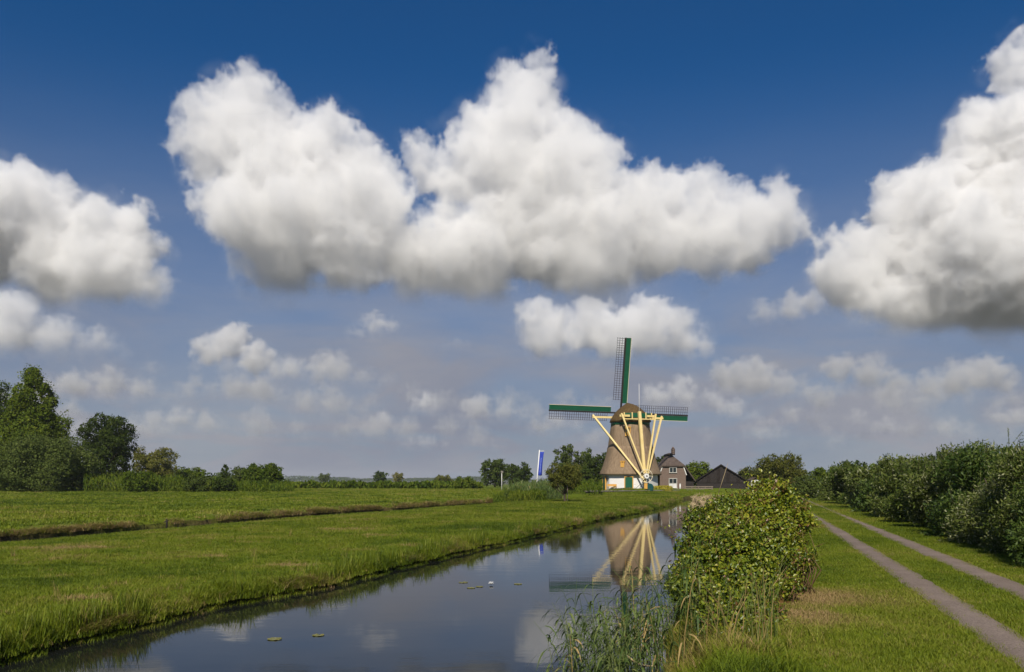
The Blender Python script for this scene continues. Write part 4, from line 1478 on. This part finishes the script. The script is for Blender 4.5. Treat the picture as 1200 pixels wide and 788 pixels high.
def far_wood2(rg_, n):
    u = np.where(rg_.random(n) < 0.5, -30 + 360 * rg_.random(n), 800 + 430 * rg_.random(n))
    Y = 420 + 60 * rg_.random(n)
    x_ = (u - 600) * Y / F
    h = 5 + 2.5 * noise2(x_ / 14, x_ * 0, 3) + 1.2 * noise2(x_ / 5, x_ * 0, 4)
    return np.stack([x_, Y, 1 + h * rg_.random(n) ** 0.6], 1)


belt('far_woods', 'low woods behind the hedge and the left trees', far_wood2, 12000, 1.4, 0.9, M['leaf_dark'], 97, 0.4, rise=0.3)


def dead_reed(rg_, n):
    Y = 62 + 14 * rg_.random(n)
    u = 812 + 62 * rg_.random(n)
    x_ = (u - 600) * Y / F
    return np.stack([x_, Y, 0.5 + 1.1 * rg_.random(n) ** 0.8 - 0.006 * (u - 812)], 1)


belt('dead_reeds', 'heap of pale dead reeds at the water edge before the barn', dead_reed, 1500, 0.8, 0.05, M['straw'], 98, 0.5, rise=0.25)
tube('dead_stem', M['straw'], [at(842, 578, 60), at(849, 556, 60), at(853, 543, 60)], [0.03, 0.02, 0.008])
tag(bpy.data.objects['dead_stem'], 'tall pale leaning stem in front of the barn gable', 'stem')

# ------------------------------------------------------------------ windmill
MX, MY = 19.67, 142.0
MZ = 1.42
mill = empty('windmill', (MX, MY, MZ), 'thatched smock windmill with green sails and yellow tail poles', 'windmill')
YAW = math.radians(15)
RE = Vector((math.sin(YAW), -math.cos(YAW), 0))       # towards the tail
SI = Vector((math.cos(YAW), math.sin(YAW), 0))        # to the right seen from behind


def ring(r, z, n=48, k=0.5):
    """octagon blended with a circle"""
    V = []
    for i in range(n):
        a = 2 * math.pi * i / n
        b = (a + math.pi / 8) % (math.pi / 4) - math.pi / 8
        rr = r * ((1 - k) + k * math.cos(math.pi / 8) / math.cos(b) * 1.03)
        V.append(Vector((math.cos(a + 0.2) * rr, math.sin(a + 0.2) * rr, z)))
    return V


def lathe(name, prof, m, parent, k=0.5, smooth=True, n=48):
    V, Fc = [], []
    for i, (r, z) in enumerate(prof):
        V += ring(r, z, n, k)
        if i:
            for j in range(n):
                Fc.append([(i - 1) * n + j, (i - 1) * n + (j + 1) % n, i * n + (j + 1) % n, i * n + j])
    return mesh_from(name, V, Fc, m, parent, smooth)


lathe('base_wall', [(4.45, -0.3), (4.40, 2.6)], M['white'], mill, 0.8, False)
lathe('skirt', [(4.3, 2.55), (4.85, 2.38), (5.05, 2.42), (5.02, 2.62), (4.75, 3.2), (4.45, 4.0), (4.15, 5.0), (3.92, 5.9), (3.78, 6.6), (3.70, 7.0), (3.5, 7.02)], M['thatch'], mill, 0.6)
lathe('tower', [(3.66, 6.6), (3.58, 7.4), (3.40, 8.8), (3.22, 10.0), (3.10, 10.9), (2.9, 10.95)], M['thatch'], mill, 0.7)
lathe('curb_ring', [(3.13, 10.6), (3.2, 10.65), (3.2, 11.2), (3.0, 11.25)], M['green'], mill, 0.3)
# cap: from an oval rim up to a short ridge, thatched
V, Fc = [], []
NA, NT = 40, 10
for i in range(NT + 1):
    t = i / NT
    for j in range(NA):
        a = 2 * math.pi * j / NA
        ex, ey = 3.38 * math.cos(a), 3.75 * math.sin(a)
        rx, ry = 0.12 * math.cos(a), 1.35 * math.sin(a)
        sh = (1 - t ** 1.35) ** 0.75 if t < 1 else 0.0
        w = sh
        p = SI * (rx + (ex - rx) * w) - RE * (ry + (ey - ry) * w)
        zz = 11.15 + 3.1 * (t ** 0.95) + (0.25 * t * math.sin(a))
        V.append(p + Vector((0, 0, zz)))
for i in range(NT):
    for j in range(NA):
        Fc.append([i * NA + j, i * NA + (j + 1) % NA, (i + 1) * NA + (j + 1) % NA, (i + 1) * NA + j])
Fc.append([NT * NA + j for j in range(NA)])
o = len(V)
for j in range(NA):
    a = 2 * math.pi * j / NA
    V.append(SI * 3.0 * math.cos(a) - RE * 3.3 * math.sin(a) + Vector((0, 0, 10.98)))
for j in range(NA):
    Fc.append([j, o + j, o + (j + 1) % NA, (j + 1) % NA])
mesh_from('cap', V, Fc, M['thatch_cap'], mill, True)


def capp(s, r, z):
    return SI * s + RE * r + Vector((0, 0, z))


# rear of the cap: green boards between yellow posts over a yellow rail
for k in range(4):
    s0, s1 = -2.35 + 1.2 * k, -2.35 + 1.2 * (k + 1)
    r0, r1 = 3.72 - 0.10 * s0 * s0, 3.72 - 0.10 * s1 * s1
    beam('rear_board', M['green'], capp(s0 + 0.06, r0 - 0.12, 12.05), capp(s1 - 0.06, r1 - 0.12, 12.05), 0.08, 0.72, mill)
for k in range(5):
    s0 = -2.35 + 1.2 * k
    r0 = 3.72 - 0.10 * s0 * s0
    beam('rear_post', M['yellow'], capp(s0, r0, 11.35), capp(s0, r0 - 0.1, 12.5), 0.17, 0.17, mill, up=RE)
beam('rear_rail', M['yellow'], capp(-2.7, 3.62, 11.42), capp(2.7, 3.62, 11.42), 0.14, 0.16, mill)
# cross beams through the cap and the tail that turns it
ZS = 11.95
WH = capp(0.0, 6.3, 2.15)                                # winding wheel
foot = capp(0.0, 6.15, 1.0)
beam('long_cross_beam', M['yellow'], capp(-6.35, -0.9, ZS), capp(6.35, -0.9, ZS), 0.3, 0.32, mill)
beam('short_cross_beam', M['yellow'], capp(-3.2, 3.25, ZS), capp(3.2, 3.25, ZS), 0.3, 0.34, mill)
beam('tail_post', M['yellow'], capp(0, 3.75, 12.6), capp(0, 6.0, 1.1), 0.46, 0.42, mill, up=RE)
for s in (-1, 1):
    beam('long_brace', M['yellow'], capp(6.2 * s, -1.1, ZS + 0.35), foot + SI * (0.25 * s) + Vector((0, 0, 1.0 if s > 0 else 0.55)), 0.27, 0.27, mill, up=RE)
    beam('short_brace', M['yellow'], capp(3.0 * s, 3.5, ZS + 0.35), foot + SI * (0.2 * s) + Vector((0, 0, 1.6)), 0.24, 0.24, mill, up=RE)


def circle_tube(c, r, a_dir, b_dir, rad, n=20, sides=6):
    pts = [c + a_dir * (r * math.cos(2 * math.pi * k / n)) + b_dir * (r * math.sin(2 * math.pi * k / n)) for k in range(n + 1)]
    return tube_data(pts, [rad] * (n + 1), sides)


wheel = link(bpy.data.objects.new('winding_wheel', None), mill)
UPV = Vector((0, 0, 1))
V, Fc = circle_tube(WH + RE * 0.2, 1.05, SI, UPV, 0.05)
mesh_from('rim', V, Fc, M['cream'], wheel, True)
for k in range(8):
    a = math.pi * k / 4
    dd = SI * math.cos(a) + UPV * math.sin(a)
    beam('spoke', M['cream'], WH + RE * 0.2 + dd * 0.3, WH + RE * 0.2 + dd * 1.15, 0.06, 0.06, wheel, up=RE)
V, Fc = tube_data([WH + RE * 0.02, WH + RE * 0.42], [0.40, 0.40], 20)
mesh_from('hub', V, Fc, M['white'], wheel)
V, Fc = tube_data([WH + RE * 0.40, WH + RE * 0.5], [0.13, 0.10], 12)
mesh_from('axle', V, Fc, M['black'], wheel)
V, Fc = tube_data([capp(0.75, 6.05, 0.35), capp(0.75, 6.25, 0.35)], [0.62, 0.62], 20)
mesh_from('winch_drum', V, Fc, M['teal'], mill)
box('tail_foot', M['ochre'], foot - Vector((0, 0, 0.45)) + RE * 0.1, (0.5, 0.5, 0.9), mill)
beam('tail_chain', M['black'], foot + Vector((0, 0, 0.6)), capp(-1.6, 5.6, 0.0), 0.06, 0.06, mill)
tube('white_pole', M['white'], [capp(0.2, 3.3, 12.2), capp(0.2, 3.2, 17.2)], [0.05, 0.025], mill)


# doors and windows of the mill
def on_wall(ax_px, z, r):
    """point of the round wall seen at pixel column ax_px"""
    x = (ax_px - 600) * (MY - r) / F - MX
    return Vector((x, -math.sqrt(max(0.2, r * r - x * x)), z))


def mill_door(u, m, r=4.52):
    p = on_wall(u, 0.95, r)
    rz = math.atan2(p.x, -p.y)
    d = box('door', m, p, (1.15, 0.14, 2.15), mill, rz)
    fr = []
    R_ = Matrix.Rotation(rz, 3, 'Z')
    for c, s in (((0, 0, 1.14), (1.45, 0.22, 0.18)), ((-0.65, 0, 0), (0.15, 0.22, 2.2)), ((0.65, 0, 0), (0.15, 0.22, 2.2))):
        fr.append(box_data(R_ @ Vector(c) + p, s, R_))
    V_, F_ = merge(fr)
    mesh_from('frame', V_, F_, M['ochre'] if m == M['green'] else M['yellow'], d)


mill_door(711.0, M['green'])
mill_door(737.0, M['green'])


def mill_window(u, z, r, w, h, sill):
    p = on_wall(u, z, r)
    rz = math.atan2(p.x, -p.y)
    R_ = Matrix.Rotation(rz, 3, 'Z')
    wdw = link(bpy.data.objects.new('window', None), mill)
    fr = [box_data(R_ @ Vector(c) + p, s, R_) for c, s in (((0, 0, h / 2), (w + 0.3, 0.5, 0.14)), ((-w / 2, 0, 0), (0.14, 0.5, h)), ((w / 2, 0, 0), (0.14, 0.5, h)))]
    V_, F_ = merge(fr)
    mesh_from('frame', V_, F_, M['ochre'], wdw)
    box('pane', M['glass'], p + R_ @ Vector((0, -0.05, 0)), (w, 0.2, h), wdw, rz)
    box('shutter', M['ochre'], p + R_ @ Vector((0, -0.12, -h / 2 - sill / 2)), (w + 0.1, 0.4, sill), wdw, rz)


mill_window(736, 9.75, 3.25, 0.75, 0.75, 0.7)
mill_window(730.3, 4.45, 4.25, 0.5, 0.2, 0.75)
# sails: behind the cap, four at right angles
TILT, ROT = math.radians(8), math.radians(0.9)
HUB = capp(0, -4.35, 13.0)
fwd = (-RE * math.cos(TILT) + UPV * math.sin(TILT)).normalized()
upv = (UPV * math.cos(TILT) + RE * math.sin(TILT)).normalized()
right = SI.copy()
V, Fc = tube_data([HUB - fwd * 2.6, HUB - fwd * 0.3, HUB + fwd * 0.7], [0.35, 0.42, 0.4], 12)
mesh_from('windshaft', V, Fc, M['black'], mill, True)
RS = 12.75
for q in range(4):
    a = -ROT + q * math.pi / 2
    d = upv * math.cos(a) - right * math.sin(a)           # along the sail (counter-clockwise from behind)
    w = right * math.cos(a) + upv * math.sin(a)           # towards the board side
    off = fwd * (0.18 if q % 2 else -0.18)
    c0 = HUB + off
    sail = link(bpy.data.objects.new('sail', None), mill)
    beam('stock', M['black'], c0, c0 + d * RS, 0.26, 0.26, sail, up=fwd)
    beam('leading_board', M['green'], c0 + d * 1.7 + w * 0.56 - fwd * 0.05, c0 + d * RS + w * 0.56 - fwd * 0.05, 0.82, 0.06, sail, up=fwd)
    beam('trim', M['cream'], c0 + d * 1.7 + w * 1.0 + fwd * 0.10, c0 + d * RS + w * 1.0 + fwd * 0.10, 0.06, 0.5, sail, up=fwd)
    nb = 27
    for k in range(nb):
        r = 2.3 + (RS - 2.45) * k / (nb - 1)
        tw = fwd * (0.16 * (1 - k / nb))
        beam('lattice_bar', M['bars'], c0 + d * r - w * 0.1, c0 + d * r - w * 1.45 + tw, 0.055, 0.05, sail, up=fwd)
    for j, ww in enumerate((0.55, 1.0, 1.42)):
        beam('lath', M['bars'], c0 + d * 2.2 - w * ww + fwd * 0.16 * ww + fwd * 0.055, c0 + d * RS - w * ww + fwd * 0.055, 0.05, 0.05, sail, up=fwd)

# ------------------------------------------------------------------ mill yard
dW = Vector((WALL1[0] - WALL0[0], WALL1[1] - WALL0[1], 0))
rzw = math.atan2(dW.y, dW.x)
quay = empty('quay_wall', (WALL0[0], WALL0[1], 0.6), 'low grey concrete quay wall in front of the windmill', 'wall', rz=rzw)
nseg = 8
for k in range(nseg):
    L = dW.length / nseg
    box('coping', M['concrete'], ((k + 0.5) * L, 0, 0.66 + 0.01 * (k % 3)), (L - 0.03, 0.5, 0.16), quay)
box('wall', M['black'], (dW.length / 2, 0.02, 0.1), (dW.length - 0.1, 0.3, 0.96), quay)
bench = empty('bench', tuple(Vector((MX, MY, MZ)) + on_wall(718.5, -0.05, 5.0)), 'small wooden bench against the white mill wall', 'bench')
box('seat', M['ochre'], (0, 0, 0.45), (1.5, 0.4, 0.07), bench)
box('backrest', M['ochre'], (0, 0.2, 0.75), (1.5, 0.06, 0.32), bench)
for sx in (-0.65, 0.65):
    box('leg', M['wood_grey'], (sx, 0, 0.2), (0.08, 0.36, 0.42), bench)
for u, Y, h, lab in ((744.0, 135.6, 0.75, 'short white post at the foot of the tail poles'), (797.0, 146.5, 0.9, 'short white post beside the brick house'), (692.0, 137.0, 0.5, 'low white marker near the left end of the quay')):
    x = (u - 600) * Y / F
    p = empty('white_post', (x, Y, gz1(x, Y)), lab, 'post')
    tube('shaft', M['white'], [(0, 0, -0.2), (0, 0, h)], [0.14, 0.12], p, 10)
    tube('cap', M['white'], [(0, 0, h - 0.02), (0, 0, h + 0.06)], [0.16, 0.10], p, 10)


def flowers(u0, u1, Y0, Y1, h):
    def fn(rg_, n):
        u, Y = u0 + (u1 - u0) * rg_.random(n), Y0 + (Y1 - Y0) * rg_.random(n)
        x_ = (u - 600) * Y / F
        return np.stack([x_, Y, gz(x_, Y) + h * rg_.random(n)], 1)
    return fn


M['yellow_flowers'] = leaf_mat('yellow_flowers', [(0.0, (0.10, 0.14, 0.02)), (0.5, (0.30, 0.27, 0.02)), (1.0, (0.50, 0.40, 0.02))], 0.2)
M['orange_flowers'] = leaf_mat('orange_flowers', [(0.0, (0.05, 0.09, 0.02)), (0.6, (0.10, 0.12, 0.02)), (1.0, (0.40, 0.16, 0.03))], 0.2)
belt('flower_bed', 'yellow flowers in the bed before mill and brick house', flowers(764, 788, 138, 141, 0.5), 1500, 0.16, 0.12, M['yellow_flowers'], 101, 0.6, rise=0.4)
belt('flower_bed', 'orange speckled plants along the white mill wall', flowers(716, 740, 135.5, 137, 0.28), 900, 0.14, 0.1, M['orange_flowers'], 102, 0.5, rise=0.4)

# ------------------------------------------------------------------ brick house with a half-hipped thatched roof
HY = 155.0
hx = (788.5 - 600) * HY / F
hz = 1.35
house = empty('brick_house', (hx, HY, hz), 'small brick house with a half hipped thatched roof beside the mill', 'house')
W2, EV, TP, LEN = 2.35, 2.6, 4.25, 8.0          # half width, eaves height, where the hip starts
tw_ = 1.80
V = [(-W2, 0, -0.3), (W2, 0, -0.3), (W2, 0, EV), (tw_, 0, TP), (-tw_, 0, TP), (-W2, 0, EV)]
V += [(x_, LEN, z_) for x_, _, z_ in V]
mesh_from('wall', V, [[0, 1, 2, 3, 4, 5], [1, 7, 8, 2], [6, 0, 5, 11], [7, 6, 11, 10, 9, 8]], M['brick'], house)
RID, RY0 = 6.25, 1.5
e = 0.35


def roof_shell(P, faces, th, m, name, parent):
    """thick roof: faces given with outer points; inner copy dropped by th"""
    n = len(P)
    Vv = [Vector(p) for p in P] + [Vector(p) - Vector((0, 0, th)) for p in P]
    Ff = [list(f) for f in faces] + [[i + n for i in f][::-1] for f in faces]
    edges = {}
    for f in faces:
        for a_, b_ in zip(f, f[1:] + f[:1]):
            edges[(a_, b_)] = 1
    for (a_, b_) in list(edges):
        if (b_, a_) not in edges:
            Ff.append([b_, a_, a_ + n, b_ + n])
    return mesh_from(name, Vv, Ff, m, parent)


P = [(-W2 - 1.35, -e, EV - 0.9), (-tw_ - 0.25, -e, TP + 0.1), (tw_ + 0.25, -e, TP + 0.1), (W2 + 1.7, -e, EV - 1.05), (0, RY0, RID), (0, LEN - 0.3, RID), (-W2 - 1.35, LEN + e, EV - 0.9), (W2 + 1.7, LEN + e, EV - 1.05)]
roof = roof_shell(P, [[1, 2, 4], [0, 1, 4, 5, 6], [2, 3, 7, 5, 4]], 0.28, M['thatch_house'], 'roof', house)
V, Fc = tube_data([(0, RY0 - 0.35, RID - 0.02), (0, 3.2, RID + 0.1), (0, LEN, RID)], [0.26, 0.3, 0.28], 8)
mesh_from('ridge', V, Fc, M['thatch_house'], roof, True)
ch = box('chimney', M['brick'], (0.45, 2.2, RID + 0.55), (0.62, 0.62, 1.2), roof)
ch.name = 'chimney'
tube('chimney_pot', M['brick'], [(0.45, 2.2, RID + 1.15), (0.45, 2.2, RID + 1.45)], [0.2, 0.17], roof, 10)
for s in (-1, 1):
    beam('barge_board', M['white'], (s * (tw_ + 0.08), -0.06, TP - 0.1), (s * (W2 + 0.12), -0.06, EV - 0.1), 0.08, 0.14, house)


def house_window(z, w, h, rows_, curtain):
    wd_ = link(bpy.data.objects.new('window', None), house)
    fr = [box_data(c, s) for c, s in (((0, -0.05, z + h / 2), (w + 0.16, 0.16, 0.11)), ((0, -0.07, z - h / 2), (w + 0.22, 0.22, 0.12)), ((-w / 2, -0.05, z), (0.11, 0.16, h)), ((w / 2, -0.05, z), (0.11, 0.16, h)), ((0, -0.045, z), (0.08, 0.12, h)))]
    for k in range(1, rows_):
        fr.append(box_data((0, -0.042, z - h / 2 + h * k / rows_), (w, 0.11, 0.07)))
    V_, F_ = merge(fr)
    mesh_from('frame', V_, F_, M['frame'], wd_)
    for s in (-1, 1):
        for k in range(rows_):
            hh = h / rows_
            box('pane', M['curtain'] if (curtain and k == 0) else M['glass'], (s * w / 4, -0.02, z - h / 2 + hh * (k + 0.5)), (w / 2 - 0.06, 0.05, hh - 0.06), wd_)


house_window(3.42, 1.25, 0.95, 1, False)
house_window(1.0, 1.4, 1.75, 2, True)
box('side_shed', M['black'], (W2 + 0.75, 3.8, 0.55), (1.45, 7.2, 1.6), house)

# ------------------------------------------------------------------ barn
BY = 160.0
bx = (845 - 600) * BY / F
barn = empty('barn', (bx, BY, 0.9), 'dark timber barn with a wide low pitched roof', 'barn', rz=-math.atan2(bx, BY))
bw, bh, bl = 5.0, 5.05, 12.0
V = [(-bw + 0.5, 0.4, -0.2), (bw - 0.5, 0.4, -0.2), (bw - 0.5, 0.4, 1.75), (0, 0.4, bh - 0.25), (-bw + 0.5, 0.4, 1.75)]
V += [(x_, bl, z_) for x_, _, z_ in V]
mesh_from('wall', V, [[0, 1, 2, 3, 4], [1, 6, 7, 2], [5, 0, 4, 9], [6, 5, 9, 8, 7]], M['black'], barn)
roof_shell([(-bw - 0.35, 0, 1.6), (0, 0, bh), (bw + 0.3, 0, 1.7), (-bw - 0.35, bl + 0.4, 1.6), (0, bl + 0.4, bh), (bw + 0.3, bl + 0.4, 1.7)], [[0, 1, 4, 3], [1, 2, 5, 4]], 0.22, M['barn_roof'], 'roof', barn)
for k in range(15):                                       # gable boards, slightly uneven
    x0 = -bw + 0.9 + k * 0.6
    top = bh - 0.45 - abs(x0) * (bh - 1.65) / bw
    low_ = 1.55
    if top > low_ + 0.1:
        box('board', M['black'] if k % 3 else M['barn_roof'], (x0, 0.33 - 0.012 * (k % 2), (top + low_) / 2), (0.57, 0.05, top - low_), barn)
shed = empty('shed', ((883 - 600) * 172 / F, 172, 0.9), 'small white shed showing past the barn eaves', 'shed')
box('wall', M['white'], (0, 0, 1.0), (1.6, 2.4, 2.2), shed)
roof_shell([(-1.0, -1.4, 2.05), (0, -1.4, 2.6), (1.0, -1.4, 2.05), (-1.0, 1.4, 2.05), (0, 1.4, 2.6), (1.0, 1.4, 2.05)], [[0, 1, 4, 3], [1, 2, 5, 4]], 0.1, M['thatch_house'], 'roof', shed)

fence = empty('plank_fence', (at(803, 570, 147).x, 147, 0.85), 'low grey plank fence between the brick house and the barn', 'fence')
for k in range(5):
    box('post', M['wood_grey'], (k * 1.15, 0, 0.5), (0.12, 0.12, 1.1), fence)
for k in range(3):
    box('rail', M['wood_grey'], (2.3, -0.09, 0.35 + 0.3 * k), (4.9, 0.04, 0.16), fence)

# ------------------------------------------------------------------ flagpole with banner, sign post, stake, water lilies
fy = 110.0
fb = Vector((at(627.5, 585, fy).x, fy, gz1(at(627.5, 585, fy).x, fy)))
flag = empty('flagpole', tuple(fb), 'leaning white flagpole with a long blue banner', 'flagpole')
top = at(632.2, 527.5, fy) - fb
tube('pole', M['white'], [(0, 0, -0.3), tuple(top)], [0.085, 0.06], flag, 10)
beam('banner_arm', M['white'], tuple(top * 0.975), tuple(top * 0.975 + Vector((0.62, 0, 0.02))), 0.05, 0.05, flag)
V, Fc = [], []
nu, nv = 10, 16
pv_ = []
for j in range(nv + 1):
    for i in range(nu + 1):
        a, b = i / nu, j / nv
        base = top * (0.965 - 0.50 * b)
        V.append((base.x + 0.10 + 0.50 * a * (1 - 0.12 * math.sin(3 * b)), 0.09 * math.sin(5 * a + 2.5 * b) * (0.3 + b), base.z - 0.05 * math.sin(3 * a)))
for j in range(nv):
    for i in range(nu):
        Fc.append([j * (nu + 1) + i, j * (nu + 1) + i + 1, (j + 1) * (nu + 1) + i + 1, (j + 1) * (nu + 1) + i])
ban = mesh_from('banner', V, Fc, M['blue'], flag, True)
so_ = ban.modifiers.new('thick', 'SOLIDIFY')
so_.thickness = 0.012
lt = []
for j in range(4, 14):                                     # pale upright lettering too small to read
    b0, b1 = j / nv + 0.012, (j + 0.78) / nv
    q = [Vector(V[j * (nu + 1) + i]) for i in (4, 5)] + [Vector(V[(j + 1) * (nu + 1) + i]) for i in (5, 4)]
    q[2] = q[1].lerp(q[2], 0.72)
    q[3] = q[0].lerp(q[3], 0.72)
    lt.append(([p + Vector((0, -0.03, 0)) for p in q], [[0, 1, 2, 3]]))
V_, F_ = merge(lt)
mesh_from('lettering', V_, F_, M['print'], ban)

sp = at(588, 566, 150)
post = empty('sign_post', (sp.x, 150, gz1(sp.x, 150)), 'thin white post with a small box on top beside the grey green tree', 'post')
tube('pole', M['white'], [(0, 0, -0.2), (0, 0, 3.1)], [0.06, 0.05], post, 8)
box('box', M['concrete'], (0.05, 0, 3.25), (0.4, 0.3, 0.32), post)
sk = at(195, 618, 52.0)
stake = empty('stake', (sk.x, 52.0, 0.0), 'short dark stake at the waterline of the ditch', 'stake')
tube('shaft', M['black'], [(0, 0, -0.3), (0.03, 0, 0.35), (0.0, 0, 0.5)], [0.05, 0.06, 0.03], stake, 8)
beam('crosspiece', M['black'], (-0.16, 0, 0.3), (0.12, 0, 0.42), 0.05, 0.05, stake)


def lily(u, v, r, label, rz, flat=1.0):
    Y = ZC * F / (v - HZ)
    p = at(u, v, Y)
    n = 14
    Vv = [(0, 0, 0.008)] + [(r * math.cos(0.25 + 5.8 * k / n), r * flat * math.sin(0.25 + 5.8 * k / n), 0.008 + 0.012 * math.sin(k * 1.3) ** 2) for k in range(n + 1)]
    Ff = [[0, k + 1, k + 2] for k in range(n)]
    o_ = mesh_from('lily_pad', Vv, Ff, M['lily'])
    so2 = o_.modifiers.new('thick', 'SOLIDIFY')
    so2.thickness = 0.006
    o_.location = (p.x, Y, 0)
    o_.rotation_euler = (0, 0, rz)
    return tag(o_, label, 'lily pad', 'lily pads on the canal')


lily(322, 749.5, 0.13, 'yellow lily pad floating nearest the sedge bank', 0.3)
lily(373, 745, 0.11, 'smaller yellowish lily pad beside the nearest one', 1.4)
lily(543, 683, 0.13, 'pale lily pad left of the white water lily', 2.0)
lily(552, 689.5, 0.11, 'curled lily pad in the row leading to the white lily', 3.0)
lily(562, 688, 0.10, 'brownish lily pad next to the white lily', 0.5)
lily(607, 685, 0.11, 'lone lily pad between the white lily and the reeds', 4.0)
Y = ZC * F / (686 - HZ)
wl_ = empty('water_lily', (at(575.5, 686, Y).x, Y, 0.0), 'white water lily flower open on the canal', 'flower')
for r_, el, nn_ in ((0.085, 0.35, 9), (0.065, 0.8, 7)):
    for k in range(nn_):
        a = 2 * math.pi * k / nn_ + el
        d = Vector((math.cos(a), math.sin(a), 0))
        s = Vector((-math.sin(a), math.cos(a), 0))
        t0 = Vector((0, 0, 0.02))
        t1 = t0 + d * r_ * 0.55 + Vector((0, 0, r_ * el * 0.6))
        t2 = t0 + d * r_ + Vector((0, 0, r_ * el * 1.6))
        mesh_from('petal', [t0, t1 - s * 0.022, t2, t1 + s * 0.022], [[0, 1, 2, 3]], M['flower'], wl_)
mesh_from('centre', [(0.02 * math.cos(k), 0.02 * math.sin(k), 0.045) for k in range(6)] + [(0, 0, 0.06)], [[k, (k + 1) % 6, 6] for k in range(6)], M['ochre'], wl_)

# ------------------------------------------------------------------ haze: the air itself
HAZE = True
if HAZE:
    P, fc = box_data((0, 1100, 13), (7600, 3300, 30))
    hm = bpy.data.materials.new('haze_air')
    hm.use_nodes = True
    t = hm.node_tree
    t.nodes.clear()
    o_, p_ = t.nodes.new('ShaderNodeOutputMaterial'), t.nodes.new('ShaderNodeVolumePrincipled')
    p_.inputs['Color'].default_value = (0.86, 0.92, 1.0, 1)
    p_.inputs['Density'].default_value = 0.00010
    t.links.new(p_.outputs[0], o_.inputs['Volume'])
    hz_ob = mesh_from('haze', P, fc, hm)
    tag(hz_ob, 'thin pale haze in the air over the polder', kind='stuff')
